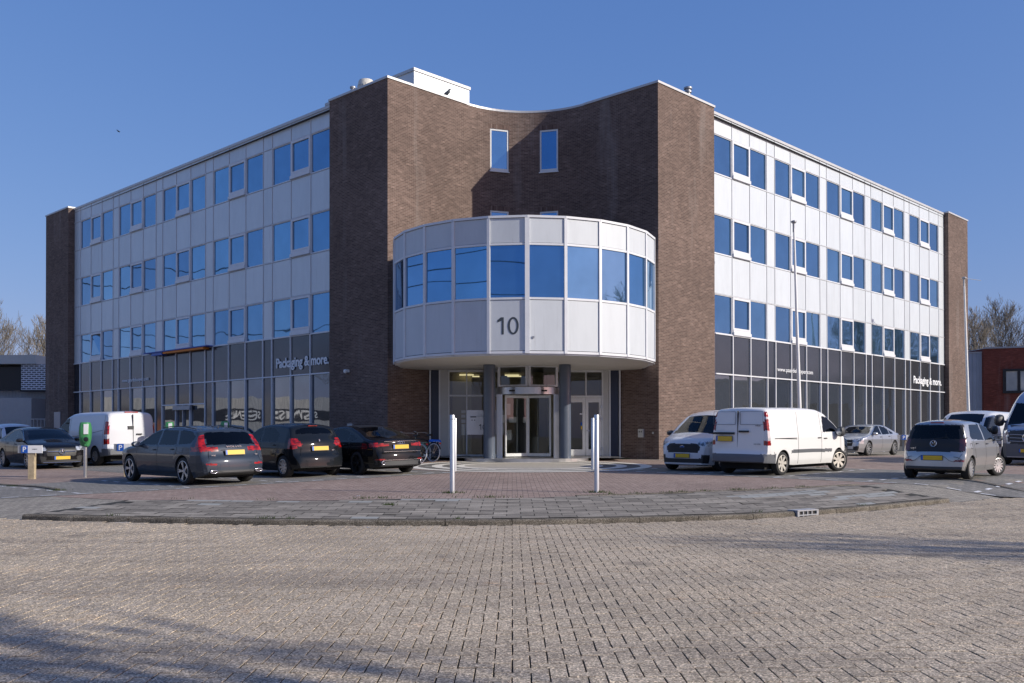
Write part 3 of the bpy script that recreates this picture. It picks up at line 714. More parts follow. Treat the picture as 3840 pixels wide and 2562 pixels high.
# ---------------------------------------------------------------- entrance drum
DC = Vector((.454, 36.13, 0)); DR_ = 4.870; ZD = [4.056, 5.85, 7.625, 8.556]; ph0 = R(.56)
def dv(k, r=DR_): a = ph0+R(15)*(k-5); return DC+Vector((math.sin(a), -math.cos(a), 0))*r
KS = list(range(-1, 12))
drum = MB(); drum2 = MB(); gaps = MB()
def facet(mb, k, z0, z1, ins, v0, v1):
    p, q = dv(k), dv(k+1); d = (q-p); L = d.length; d.normalize(); n = Vector((d.y, -d.x, 0))
    mb.obox(p+d*ins+n*v0+Z*z0, d*(L-2*ins), n*(v1-v0), Z*(z1-z0)); return p, q, d, n, L
for k in KS[:-1]:
    facet(gaps, k, ZD[0]+.01, ZD[3]-.05, 0.0, -.12, -.05)
    facet(drum, k, ZD[0]+.10, ZD[1]-.05, .055, -.05, 0); facet(drum2, k, ZD[2]+.05, ZD[3]-.09, .055, -.05, 0)
dro = part(drum, 'entrance_drum', M['drum_cladding']); part(drum2, 'upper_panels', M['drum_cladding'], dro); part(gaps, 'drum_backing', M['frame_shadow_gap'], dro)
fr = MB()
for k in KS[:-1]:
    for z, h in ((ZD[1], .035), (ZD[2], .035)): facet(fr, k, z-h, z+h, .0, -.05, .022)
    facet(fr, k, ZD[0], ZD[0]+.08, 0, -.05, .022); facet(fr, k, ZD[3]-.075, ZD[3], 0, -.12, .04)
for k in KS:
    a = ph0+R(15)*(k-5); n = Vector((math.sin(a), -math.cos(a), 0)); d = Vector((-n.y, n.x, 0)); w_ = .05 if k != 5 else .075
    fr.obox(dv(k)-d*w_-n*.05+Z*ZD[0], d*2*w_, n*.083, Z*(ZD[3]-ZD[0]-.08))
part(fr, 'drum_frame', M['aluminium_frame'], dro)
for k in KS[:-1]:
    g1 = MB(); p, q = dv(k), dv(k+1); d = (q-p); L = d.length; d.normalize(); n = Vector((d.y, -d.x, 0))
    e1, e2 = rng.gauss(0, .005), rng.gauss(0, .005)
    a_, b_ = p+d*.05-n*(.03+e1), q-d*.05-n*(.03-e1)
    g1.quad(a_+Z*(ZD[1]+.03), b_+Z*(ZD[1]+.03), b_+n*e2+Z*(ZD[2]-.03), a_+n*e2+Z*(ZD[2]-.03)); part(g1, 'drum_window', M['drum_glass'], dro)
# soffit, ceiling over the recess and roof of the drum
for z, nm, mt, flip in ((ZD[0]+.004, 'soffit', M['soffit'], 1), (ZD[3]-.10, 'drum_roof', M['roofing'], 0)):
    pts = [dv(k, DR_-.10) for k in KS]; pts = [Vector((dv(-1).x+.1, 39.3, 0))]+pts+[Vector((dv(11).x-.1, 39.4, 0)), T2+Vector((0, .3, 0)), arc((a0+a1)/2), T1+Vector((0, .3, 0))]
    m1 = MB(); m1.poly([p+Z*z for p in (pts[::-1] if flip else pts)]); part(m1, nm, mt, dro)
for k in (-1, 11):   # short flanks back to the brick
    p = dv(k); m1 = MB(); sx = .0 if k < 0 else -.1; m1.obox(p+Vector((sx, .02, ZD[0]+.02)), (.1, 0, 0), (0, 2.6, 0), Z*(ZD[3]-ZD[0]-.1)); part(m1, 'drum_flank', M['drum_cladding'], dro)
lip = MB()
for k in KS[:-1]: facet(lip, k, ZD[0]-.045, ZD[0]-.002, -.0, -.22, -.04)
part(lip, 'drip_lip', M['aluminium_frame'], dro)
# house number
p, q = dv(4), dv(5); d = (q-p).normalized(); mid = (p+q)/2+Vector((d.y, -d.x, 0))*.003
tx = MB(); o1 = mid+Z*4.68+d*-.02; nD = Vector((d.y, -d.x, 0))
def num10(mb_, o_, d_, n_, h, t_):
    s_ = h
    def P3(a, b): return o_+d_*(a*s_)+Z*(b*s_)+n_*.004
    def fq(*ab): mb_.poly([P3(a, b) for a, b in ab])
    tk = .125
    fq((-.33, 0), (-.33+tk, 0), (-.33+tk, 1), (-.33+.02, 1)); fq((-.33, 0), (-.33+.02, 1), (-.33, .78)) 
    fq((-.33, .78), (-.33+.045, 1.0), (-.60, .80), (-.60, .66)) if False else fq((-.58, .83), (-.58, .70), (-.33, .80), (-.30, 1.0), (-.37, 1.0))
    N = 36
    for k in range(N):
        a0_, a1_ = 2*math.pi*k/N, 2*math.pi*(k+1)/N; rx, rz, ix, iz = .32, .51, .195, .40
        fq((.35+rx*math.cos(a0_), .5+rz*math.sin(a0_)), (.35+rx*math.cos(a1_), .5+rz*math.sin(a1_)), (.35+ix*math.cos(a1_), .5+iz*math.sin(a1_)), (.35+ix*math.cos(a0_), .5+iz*math.sin(a0_)))
num10(tx, o1, d, nD, .56, .1); part(tx, 'house_number', M['letter_grey'], dro, label='large grey number 10 on the round drum')
mb = MB(); mb.obox((dv(5)+(dv(6)-dv(5))*.13)+Z*4.55+Vector((0, -.03, 0)), (.07, 0, 0), (0, .02, 0), (0, 0, .07)); part(mb, 'sensor', M['grey_metal'], dro)
# columns
ZF = .53
for x in (-.853, 2.00):
    mb = MB(); mb.lathe((x, 36.35, ZF-.05), Z, [(.225, 0), (.225, ZD[0]-ZF+.05)], 40); part(mb, 'column', M['column_paint'], smooth=40)
# plinth: curved steel-edged step
mb = MB(); n = 24; pts = []
for i in range(n+1):
    a = math.pi*(1+i/n); pts.append(Vector((.55+2.35*math.cos(a), 36.6+1.35*math.sin(a), 0)))
for a_, b_ in zip(pts, pts[1:]): mb.quad(a_+Z*.3, b_+Z*.3, b_+Z*(ZF), a_+Z*(ZF))
mb.poly([p+Z*ZF for p in pts]+[Vector((4.3, 36.6, ZF)), Vector((4.3, 39.7, ZF)), Vector((-3.3, 39.4, ZF)), Vector((-3.2, 38.6, ZF)), Vector((-1.9, 36.8, ZF))]); part(mb, 'entrance_step', M['steel'])
mb = MB(); mb.quad((-3.3, 39.28, .3), (-1.7, 39.4, .3), (-1.7, 39.4, ZF+.02), (-3.3, 39.28, ZF+.02)); part(mb, 'plinth', M['black'])
# glazed lobby front between the brick wall ends
g0, g1_ = IL, IR; dG = (g1_-g0); LG = dG.length; dG.normalize(); nG = Vector((dG.y, -dG.x, 0))
def gp(px, z=0, v=0):   # position on the lobby front from its u coordinate
    return g0+dG*px+nG*v+Z*z
def ux(pxl):            # photo column (3840 wide) -> u along the front (used only to space the bays)
    r = (pxl-1920)/3615.2; return (r*g0.y-g0.x)/(dG.x-r*dG.y)
def gbox(mb, a, b, v0, v1, z0, z1): mb.obox(gp(a, z0, v0), dG*(b-a), nG*(v1-v0), Z*(z1-z0))
ub = {k: ux(v) for k, v in dict(a=1610, b=1617, c=1646, d=1681, e=1748, f=1870, g=2085, h=2143, i=2197, j=2262, k=2288, l=2321).items()}
mb = MB(); gbox(mb, ub['b'], ub['c'], -.1, 0, ZF-.1, ZC+.1); part(mb, 'navy_panel', M['navy_panel'])
mb = MB(); gbox(mb, ub['k'], ub['l'], -.1, 0, ZF-.0, ZC+.1); part(mb, 'navy_panel', M['navy_panel'])
mb = MB(); gbox(mb, ub['c']+.06, ub['d'], -.05, .06, ZF-.05, ZC+.1); part(mb, 'pale_panel', M['light_panel'])
mb = MB(); gbox(mb, ub['j'], ub['k']-.06, -.05, .06, ZF, ZC+.1); part(mb, 'pale_panel', M['light_panel'])
fr = MB(); fr_r = MB()
def gfr(a, *k): gbox(fr if a < LG/2 else fr_r, a, *k)
for u_ in (0.02, ub['c']+.0, ub['k']-.05, ub['l']): gfr(u_, u_+.06, -.1, .09, ZF-.1, ZC+.1)
for u_ in (ub['d'], ub['e'], ub['f']-.05): gfr(u_, u_+.05, -.05, .05, ZF, ZC+.1)
for u_ in (ub['g'], ub['j']-.06): gfr(u_, u_+.06, -.05, .05, ZF, ZC+.1)
gfr(ub['i']-.02, ub['i']+.03, -.05, .05, 2.95, ZC+.1)
gfr(ub['d'], ub['f'], -.05, .05, 2.98, 3.05); gfr(ub['g'], ub['j'], -.05, .06, 2.93, 3.02); gfr(ub['d'], ub['f'], -.05, .05, ZF, ZF+.08)
gfr(ub['g'], ub['j'], -.05, .05, ZC-.02, ZC+.1); gfr(ub['d'], ub['f'], -.05, .05, ZC-.02, ZC+.1)
lob = part(fr, 'lobby_front', M['door_white']); part(fr_r, 'lobby_frame', M['door_white'], lob)
for a_, b_, z0, z1 in ((ub['d']+.05, ub['e'], ZF+.08, 2.98), (ub['e']+.05, ub['f']-.05, ZF+.08, 2.98), (ub['d']+.05, ub['e'], 3.05, ZC), (ub['e']+.05, ub['f']-.05, 3.05, ZC), (ub['g']+.06, ub['i']-.02, 3.02, ZC), (ub['i']+.03, ub['j']-.06, 3.02, ZC)):
    m1 = MB(); m1.quad(gp(a_, z0), gp(b_, z0), gp(b_, z1), gp(a_, z1)); part(m1, 'pane', M['lobby_glass'], lob)
# double door on the right
ud0, ud1 = ub['g']+.06, ub['j']-.06; um = ub['i']-.02
for a_, b_ in ((ud0, um), (um, ud1)):
    m1 = MB(); w_ = .12
    for q in ((a_, a_+w_, ZF+.02, 2.92), (b_-w_, b_-.01, ZF+.02, 2.92), (a_+w_, b_-w_, ZF+.02, ZF+.28), (a_+w_, b_-w_, 2.74, 2.92)): gbox(m1, q[0], q[1], -.03, .04, q[2], q[3])
    o = part(m1, 'door', M['door_white'])
    m1 = MB(); m1.quad(gp(a_+w_, ZF+.28), gp(b_-w_, ZF+.28), gp(b_-w_, 2.74), gp(a_+w_, 2.74)); part(m1, 'pane', M['lobby_glass'], o)
    if b_ == ud1:
        m1 = MB()
        for zz in (.78, 2.0, 2.5): gbox(m1, b_-.05, b_+.02, .04, .09, zz, zz+.12)
        gbox(m1, a_+.03, a_+.16, .04, .10, 1.55, 1.6); part(m1, 'door_fittings', M['steel'], o)
m1 = MB(); gbox(m1, um-.2, um-.14, .045, .05, 1.78, 1.92); part(m1, 'door_sticker', M['sign_blue'])
m1 = MB(); gbox(m1, um-.19, um-.14, .045, .05, 1.64, 1.77); sm = simple('yellow_label', (.75, .5, .02), .5); part(m1, 'warning_tag', sm)
m1 = MB(); gbox(m1, um-.24, um-.14, .045, .05, 2.24, 2.29); part(m1, 'door_sticker', M['letter_white'])
# steel board with number and ash box left of the revolving door
m1 = MB(); gbox(m1, ub['e']+.02, ub['f']-.3+.5, .1, .14, 1.42, 2.42); bd = part(m1, 'steel_board', M['steel'])
m1 = MB(); num10(m1, gp(ub['e']+.66, 1.62, .142), dG, nG, .22, .1); part(m1, 'house_number', M['letter_grey'], bd, label='small number 10 on the steel board')
m1 = MB(); gbox(m1, ub['e']+.16, ub['e']+.42, .14, .25, 1.74, 2.12); ab = part(m1, 'ash_box', M['steel'], bd)
m1 = MB(); gbox(m1, ub['e']+.17, ub['e']+.41, .14, .265, 2.12, 2.16)
for du in (.22, .33): gbox(m1, ub['e']+du, ub['e']+du+.04, .25, .253, 1.99, 2.03)
part(m1, 'ash_box_lid', M['black'], bd)
m1 = MB(); gbox(m1, ub['e']+.5, ub['e']+.72, .14, .146, 2.14, 2.24); part(m1, 'name_strip', M['letter_white'], bd)
# revolving door: canopy ring, posts, glass wings
RX, RY, RR = .62, 38.15, 1.16; RH = 2.98
rd = MB(); n = 32
for i in range(n):
    a, b = math.pi+math.pi*i/n, math.pi+math.pi*(i+1)/n
    for r_, z0, z1 in ((RR+.12, RH, RH+.27),):
        p, q = Vector((RX+r_*math.cos(a), RY+r_*math.sin(a), 0)), Vector((RX+r_*math.cos(b), RY+r_*math.sin(b), 0))
        rd.quad(p+Z*z0, q+Z*z0, q+Z*z1, p+Z*z1); c_ = Vector((RX, RY, 0)); rd.poly([p+Z*z0, c_+Z*z0, q+Z*z0]); rd.poly([p+Z*z1, q+Z*z1, c_+Z*z1])
rdo = part(rd, 'revolving_door', M['steel'])
for sx in (-.62, .62):
    m1 = MB(); a = math.atan2(-math.sqrt((RR+.12)**2-sx*sx), sx); p = Vector((RX+sx, RY-math.sqrt((RR+.125)**2-sx*sx), RH+.10)); m1.obox(p+Vector((-.11, -.05, 0)), (.22, 0, 0), (0, .1, 0), (0, 0, .06)); part(m1, 'motion_sensor', M['black'], rdo)
m1 = MB()
for sx in (-1, 1):
    m1.obox((RX+sx*1.12-.10, RY-.80, ZF), (.20, 0, 0), (0, .12, 0), (0, 0, RH-ZF)); m1.obox((RX+sx*1.02-.03, RY-.9, ZF), (.06, 0, 0), (0, .15, 0), (0, 0, RH-ZF))
part(m1, 'door_posts', M['steel'], rdo)
cA = Vector((RX, RY-.30, 0))
for ang in (R(180+26), R(-26), R(64), R(116)):
    e_ = Vector((math.cos(ang), math.sin(ang), 0)); m1 = MB(); L = 1.0; w_ = .07; t_ = Vector((-e_.y, e_.x, 0))*.04; z0, z1 = ZF+.04, RH-.03
    for q in ((0, w_, z0, z1), (L-w_, L, z0, z1), (w_, L-w_, z0, z0+.12), (w_, L-w_, z1-.1, z1)): m1.obox(cA+e_*q[0]+Z*q[2]-t_*.5, e_*(q[1]-q[0]), t_, Z*(q[3]-q[2]))
    o = part(m1, 'door_wing', M['door_white'], rdo)
m1 = MB()
for ang in (R(180+26), R(-26), R(64), R(116)):
    e_ = Vector((math.cos(ang), math.sin(ang), 0)); m1.quad(cA+e_*.07+Z*(ZF+.1), cA+e_*.93+Z*(ZF+.1), cA+e_*.93+Z*(RH-.1), cA+e_*.07+Z*(RH-.1))
part(m1, 'wing_glass', M['lobby_glass'], rdo)
# glazed prow above the canopy
m1 = MB(); m2 = MB(); pa, pb, pc_ = Vector((RX-1.15, 37.55, 0)), Vector((RX, 37.05, 0)), Vector((RX+1.15, 37.55, 0)); z0, z1 = RH+.30, ZC+.1
for p, q in ((pa, pb), (pb, pc_)):
    d = (q-p); L = d.length; d.normalize(); n_ = Vector((d.y, -d.x, 0))*.05
    for a_, b_, c_, e_ in ((0, .09, z0, z1), (L-.09, L, z0, z1), (.09, L-.09, z0, z0+.07), (.09, L-.09, z1-.07, z1)): m1.obox(p+d*a_+Z*c_, d*(b_-a_), n_, Z*(e_-c_))
    m2.quad(p+Z*z0, q+Z*z0, q+Z*z1, p+Z*z1)
o = part(m1, 'fanlight', M['aluminium_frame']); part(m2, 'pane', M['lobby_glass'], o)
for sx, p in ((-1, pa), (1, pc_)):
    m1 = MB(); m1.quad(p+Z*ZF, gp((ub['f'] if sx < 0 else ub['g']), ZF), gp((ub['f'] if sx < 0 else ub['g']), z1), p+Z*z1); part(m1, 'side_panel', M['grey_metal'])
# lobby interior
li = MB(); y0, y1 = 39.65, 43.2; x0, x1 = -2.6, 3.9
li.quad((x0, y1, ZF), (x1, y1, ZF), (x1, y1, ZC), (x0, y1, ZC)); li.quad((x0, y0, ZF), (x0, y1, ZF), (x0, y1, ZC), (x0, y0, ZC)); li.quad((x1, y0, ZF), (x1, y1, ZF), (x1, y1, ZC), (x1, y0, ZC))
li.quad((x0, y0, ZC), (x1, y0, ZC), (x1, y1, ZC), (x0, y1, ZC)); li.box(x0+.1, x0+.9, y0+.9, y0+1.6, ZF, ZC); li.box(1.5, 1.8, y0+1, y0+2.4, ZF, ZC)
part(li, 'lobby_walls', M['lobby_wall'])
li = MB(); li.quad((x0, y0-.6, ZF+.006), (x1, y0-.2, ZF+.006), (x1, y1, ZF+.006), (x0, y1, ZF+.006)); part(li, 'lobby_floor', M['lobby_floor'])
for x, y in ((-1.9, 40.4), (-1.7, 41.5), (.0, 40.6), (.1, 41.4)):
    m1 = MB(); m1.box(x-.3, x+.3, y-.06, y+.06, ZC-.1, ZC-.05); part(m1, 'ceiling_lamp', M['lamp_glow'])
# notices inside the glass
nts = [(-.43, 38.35, 1.9, .22, .3), (-.2, 38.4, 2.2, .14, .45), (-.12, 38.42, 1.9, .3, .22), (-.22, 38.4, 1.2, .2, .4)]
for x, y, z, w_, h in nts:
    m1 = MB(); m1.box(x, x+w_, y, y+.006, z, z+h); part(m1, 'notice', M['letter_white'])
for k, (z, h) in enumerate(((2.3, .12), (2.12, .12), (1.9, .14), (1.4, .45))):
    m1 = MB(); gbox(m1, ub['e']-.2, ub['e']-.03, -.06, -.05, z, z+h); part(m1, 'notice', M['letter_white'])
# small things on the brickwork
m1 = MB(); p = A+dr*0
def onR(u_, z, du, dz, dv_=.05): m1.obox(B+dl*u_+nl*0+Z*z, dl*du, nl*dv_, Z*dz)
pR = at_ = None
rI = (2460-1920)/3615.2
m1 = MB(); tI = 1.0
onR(.72, 1.30, .24, .34, .09); ab2 = part(m1, 'wall_ash_box', M['light_panel'])
m1 = MB()
for k in (.05, .15): m1.obox(B+dl*(.72+k)+nl*.092+Z*1.50, dl*.05, nl*.004, Z*.06)
part(m1, 'ash_slots', M['black'], ab2)
m1 = MB(); m1.lathe(B+dl*.28+nl*.0+Z*1.48, nl, [(.045, 0), (.045, .02), (0, .02)], 16); part(m1, 'round_button', M['light_panel'])
cu = PL+dl*-1.68+nl*Q
m1 = MB(); m1.obox(cu+Z*3.98, dl*.14, nl*.1, Z*.12); m1.lathe(cu+nl*.16+dl*.07+Z*4.02, -Z, [(.0, -.09), (.07, -.07), (.085, 0), (.06, .06), (0, .08)], 16); part(m1, 'security_camera', M['white_paint'], smooth=40)
m1 = MB(); m1.obox(PL+dl*-1.62+nl*Q+Z*1.62, -dl*.34, nl*.08, Z*.26); part(m1, 'wall_box', M['grey_metal'])
m1 = MB(); m1.obox(PL+dl*28.15+nl*.37+Z*.4, dl*.95, nl*.05, Z*2.48); dd = part(m1, 'meter_door', M['grey_metal']); 
m1 = MB(); m1.obox(PL+dl*27.95+nl*.37+Z*.4, dl*.0+Z*2.5, nl*.02, dl*.05)
# lettering on the dark bands
def lettering(s, P, d, n, ua, ub_, z, h, bold):
    L = abs(ub_-ua); rd_ = d if n is nr else -d
    m1 = MB(); text_on(m1, s, P+d*ua+n*.03+Z*z, rd_, Z, h, L, bold, .012); part(m1, 'lettering', M['letter_white'], label='white lettering '+s)
lettering('Packaging & more.', PL, dl, nl, 4.22, .16, 4.46, .42, .022)
lettering('www.paardekooper.com', PL, dl, nl, 20.2, 16.9, 4.42, .20, .0)
lettering('Packaging & more.', PR, dr, nr, 21.94, 26.38, 4.48, .42, .022)
lettering('www.paardekooper.com', PR, dr, nr, 5.5, 9.1, 4.42, .20, .0)
# rolled-in awning
aw = empty('awning', tuple(PL+dl*13.2+Z*5.75)); tag(aw, 'closed blue awning with orange underside above the dark panels of the shaded wing', 'awning')
m1 = MB(); o0 = PL-aw.location; o0.z = -aw.location.z
m1.obox(o0+dl*9.9+nl*.05+Z*5.81, dl*6.8, nl*.36, Z*.05); m1.build('front_bar', M['blue_awning'], aw)
m1 = MB(); m1.obox(o0+dl*10.3+nl*.06+Z*5.70, dl*4.3, nl*.3, Z*.098); m1.build('cloth', M['orange_awning'], aw)
m1 = MB(); m1.obox(o0+dl*14.7+nl*.06+Z*5.66, dl*1.2, nl*.3, Z*.138); m1.build('arm_cover', M['sign_blue'], aw)
# bird on the coping and one in the air
def bird(name, loc, sc, label, fly=False):
    b = empty(name, loc); tag(b, label, 'bird'); mm = MB()
    if not fly:
        mm.tube([(-.17, 0, .02), (-.09, 0, .06), (0, 0, .11), (.06, 0, .17), (.075, 0, .22), (.10, 0, .235), (.13, 0, .228)], [.012, .035, .062, .05, .032, .03, .004], 8)
        mm.tube([(.0, .02, .07), (.0, .02, 0)], .006, 5); mm.tube([(.0, -.02, .07), (.0, -.02, 0)], .006, 5)
    else:
        mm.tube([(-.2, 0, 0), (-.08, 0, .02), (.1, 0, .02), (.2, 0, 0)], [.01, .05, .05, .01], 8)
        mm.poly([(-.05, 0, .03), (.1, 0, .03), (0, .35, .12), (-.12, .6, .06)]); mm.poly([(-.05, 0, .03), (-.12, -.6, .06), (0, -.35, .12), (.1, 0, .03)])
    mm.build('body', M['letter_grey'], b, smooth=True); b.scale = (sc,)*3; return b
bird('perched_bird', (-2.71, 40.25, ZTW), 1.35, 'dark pigeon perched on the white coping of the corner wall')
bird('flying_bird', (-28.2, 69.0, 23.2), .55, 'tiny dark bird flying in the blue sky above the left wing', True)
# ---------------------------------------------------------------- neighbours
def wallq(mb, p, q, z0, z1): brickwall(mb, Vector((*p, 0)), Vector((*q, 0)), z0, z1)
nb = empty('neighbour_workshop', (37, 75, .3)); tag(nb, 'low red brick building with black framed window beyond the sunlit wing', 'building')
def npart(mb, nm, mat, par, smooth=False):
    mb.v = [tuple(Vector(v)-par.location) for v in mb.v]; return mb.build(nm, mat, par, smooth)
m1 = MB(); wallq(m1, (36.7, 75), (52, 68.5), .2, 8.05); wallq(m1, (36.7, 80), (36.7, 75), .2, 8.05); npart(m1, 'brick_wall', M['red_brick'], nb)
m1 = MB(); d_ = Vector((15.3, -6.5, 0)).normalized(); n_ = Vector((d_.y, -d_.x, 0)); o_ = Vector((36.7, 75, 0))
m1.obox(o_+n_*.06+Z*8.05, d_*16.6, -n_*.5, Z*.12); m1.obox(o_+Z*8.03, d_*16.6, Vector((0, 20, 0)), Z*.06); npart(m1, 'roof_edge', M['grey_metal'], nb)
m1 = MB(); u0 = 1.35
for q in ((u0, u0+4.6, 4.55, 4.75), (u0, u0+4.6, 6.25, 6.42), (u0, u0+.22, 4.75, 6.25), (u0+1.0, u0+1.2, 4.75, 6.25), (u0+2.95, u0+3.1, 4.75, 6.25), (u0+4.4, u0+4.6, 4.75, 6.25)): m1.obox(o_+d_*q[0]+Z*q[2], d_*(q[1]-q[0]), n_*.1, Z*(q[3]-q[2]))
wf = npart(m1, 'window', M['black'], nb)
t = NT('pale_poster'); tc = t.coord(); col = t.ramp(t.noise(tc, .9, 2), [(.3, (.30, .33, .33)), (.5, (.42, .44, .42)), (.65, (.66, .65, .58))]); t.bsdf(col, .3); M['pale_poster'] = t.m  # soft pale blotches, standing in for a poster in the window
m1 = MB(); m1.quad(o_+d_*(u0+.2)+n_*.03+Z*4.75, o_+d_*(u0+4.4)+n_*.03+Z*4.75, o_+d_*(u0+4.4)+n_*.03+Z*6.25, o_+d_*(u0+.2)+n_*.03+Z*6.25); m1.v = [tuple(Vector(v)-nb.location) for v in m1.v]; m1.build('pane', M['pale_poster'], wf)
for k in range(4):
    m1 = MB(); m1.obox(o_+d_*(4.0+k*.35)+Z*7.22, d_*.16, n_*.14, Z*.16); npart(m1, 'white_wall_block', M['letter_white'], nb)  # row of small white blocks on the brick wall
nc = empty('blue_shed', (32, 78, .3)); tag(nc, 'blue grey corrugated shed between the brick end tower and the red brick building', 'building')
m1 = MB(); wallq(m1, (24, 80), (36.8, 75.2), .2, 7.75); npart(m1, 'corrugated_wall', M['corrugated_blue'], nc)
m1 = MB(); m1.obox((24, 79.96, 7.75), (12.8, -4.8, 0), (0, 12, 0), (0, 0, .1)); npart(m1, 'roof_edge', M['grey_metal'], nc)
# left neighbour
nb2 = empty('grey_workshop', (-44, 74, .2)); tag(nb2, 'grey industrial building with a perforated metal screen left of the shaded wing', 'building')
m1 = MB(); wallq(m1, (-60, 76), (-20, 76), 0, 4.95); npart(m1, 'corrugated_wall', M['corrugated_grey'], nb2)
m1 = MB(); wallq(m1, (-38.2, 75.0), (-20, 75.0), 4.95, 6.95); m1.box(-38.2, -20, 75.3, 75.4, 4.95, 6.9); npart(m1, 'perforated_screen', M['expanded_metal'], nb2)
m1 = MB(); m1.box(-60, -38.3, 75.2, 76, 4.95, 6.75); m1.box(-38.3, -20, 75.02, 76, 4.82, 4.95); npart(m1, 'dark_panels', M['black'], nb2)
m1 = MB(); m1.box(-60, -36.9, 74.7, 78, 6.96, 7.65); npart(m1, 'roof_fascia', M['light_panel'], nb2)
m1 = MB(); m1.box(-60, -36.4, 73.0, 76, 0, 4.25); npart(m1, 'side_bay', M['grey_metal'], nb2)
m1 = MB(); m1.box(-60, -20, 76, 90, 6.8, 6.95); npart(m1, 'flat_roof', M['roofing'], nb2)
# railing fence beyond the left tower
fe = empty('railing_fence', (-36, 66, .25)); tag(fe, 'grey steel railing fence with upright bars beside the shaded end tower', 'fence')
m1 = MB(); m1.box(-6, 8, -.03, .03, 2.25, 2.31); m1.box(-6, 8, -.03, .03, .15, .2); m1.build('rail', M['grey_metal'], fe)
m1 = MB()
for k in range(56): x = -6+k*.25; m1.box(x-.018, x+.018, -.018, .018, .05, 2.25)
m1.build('bars', M['grey_metal'], fe)
# ---------------------------------------------------------------- facing side of the street (seen in the windows)
wh = empty('warehouse', (-66, 60, 0)); tag(wh, 'long ribbed warehouse with a dark lettered band mirrored in the shaded wing', 'building')
def rel(o_, p): return Vector(p)-o_.location
m1 = MB(); q = rel(wh, (-60, 30, 0)); m1.obox(q, (0, 70, 0), (-20, 0, 0), (0, 0, 5.0)); m1.uv = [((0, 0), (70, 0), (70, 5), (0, 5))]*6; m1.build('ribbed_wall', M['corrugated_white'], wh)
m1 = MB(); m1.obox(rel(wh, (-60, 46, 2.75)), (0, 24, 0), (.06, 0, 0), (0, 0, 1.15)); m1.build('sign_band', M['black'], wh)
m1 = MB(); text_on(m1, 'SWISS SENSE', rel(wh, (-59.92, 51.4, 2.95)), (0, 1, 0), Z, .75, 7.0, .02, .02); m1.build('lettering', M['letter_white'], wh)
m1 = MB(); text_on(m1, 'SE', rel(wh, (-59.92, 60.2, 2.95)), (0, 1, 0), Z, .6, 1.2, .02, .02); m1.build('lettering', M['letter_white'], wh)
cn = empty('container', (-52, 66, 0)); tag(cn, 'orange container mirrored beside the sliding door', 'container')
m1 = MB(); m1.box(-1.2, 1.2, -3.5, 3, .3, 2.5); m1.build('box', M['orange_awning'], cn)
m1 = MB(); m1.box(-1.1, 1.1, -3.4, 2.9, 0, .3); m1.build('base', M['white_paint'], cn)
wh2 = empty('dark_workshop', (64, 62, 0)); tag(wh2, 'dark ribbed workshop mirrored in the sunlit wing', 'building')
m1 = MB(); m1.obox(rel(wh2, (62, 36, 0)), (0, 38, 0), (20, 0, 0), (0, 0, 6.6)); m1.uv = [((0, 0), (38, 0), (38, 6.6), (0, 6.6))]*6; m1.build('ribbed_wall', M['corrugated_grey'], wh2)
m1 = MB(); m1.obox(rel(wh2, (61.9, 36, 6.6)), (0, 38, 0), (20, 0, 0), (0, 0, .3)); m1.build('roof_edge', M['light_panel'], wh2)
m1 = MB()
for k in range(9): m1.obox(rel(wh2, (61.9, 38+k*4, 1.2)), (0, 2.6, 0), (.08, 0, 0), (0, 0, 3.2))
m1.build('window_strip', M['dark_glass'], wh2)
# ---------------------------------------------------------------- trees
def tree_geo(seed, H, spread, levels=5, up=.55, first=.22, twigr=.012, kids=(7, 5, 4, 3, 3), trunk_r=None):
    rg_ = random.Random(seed); trunk = MB(); crown = MB(); tr_ = trunk_r or H*.018
    def branch(p, d, L, r, lev):
        n = 4 if lev > 1 else 6; pts = [p.copy()]; rads = [r]; dd = d.copy()
        for i in range(n):
            dd = (dd+Vector((rg_.gauss(0, .1), rg_.gauss(0, .1), rg_.gauss(0, .06)+.05*up))).normalized(); pts.append(pts[-1]+dd*L/n); rads.append(max(twigr*.6, r*(1-.75*(i+1)/n)))
        crown.tube(pts, rads, 5 if lev < 2 else 3, cap=False)
        if lev >= levels: return
        for k in range(kids[min(lev, len(kids)-1)]):
            f = rg_.uniform(.25, 1.0); i = min(n-1, int(f*n)); q = pts[i].lerp(pts[i+1], f*n-i)
            base = (pts[i+1]-pts[i]).normalized(); az = rg_.uniform(0, 6.283); tlt = rg_.uniform(.35, .85)
            a = base.orthogonal().normalized(); b = base.cross(a); nd = (base*math.cos(tlt)+(a*math.cos(az)+b*math.sin(az))*math.sin(tlt)); nd.z += up*.45; nd.normalize()
            branch(q, nd, L*rg_.uniform(.45, .68), max(twigr, rads[i]*.55), lev+1)
    pts = []; rr_ = []
    n = 12
    for i in range(n+1):
        z = H*.9*i/n; pts.append(Vector((math.sin(i*.7+seed)*.02*H*.4*i/n, math.cos(i*.9+seed)*.02*H*.4*i/n, z))); rr_.append(tr_*(1-.9*i/n)+.01)
    trunk.tube(pts, rr_, 8)
    m = int(26*spread/ .3) if spread > .3 else 24
    for k in range(m):
        f = first+(1-first)*(k+rg_.random())/m; i = min(n-1, int(f*n)); q = pts[i].lerp(pts[i+1], f*n-i); az = k*2.4+rg_.uniform(-.4, .4)
        tlt = rg_.uniform(.5, 1.0)*(1.15-.5*f); nd = Vector((math.sin(tlt)*math.cos(az), math.sin(tlt)*math.sin(az), math.cos(tlt)+up*.4)).normalized()
        branch(q, nd, H*spread*(1.25-f)*rg_.uniform(.8, 1.15)+.4, rr_[i]*.5, 2)
    return trunk, crown
tg = empty('street_trees', (0, 0, 0)) if False else None
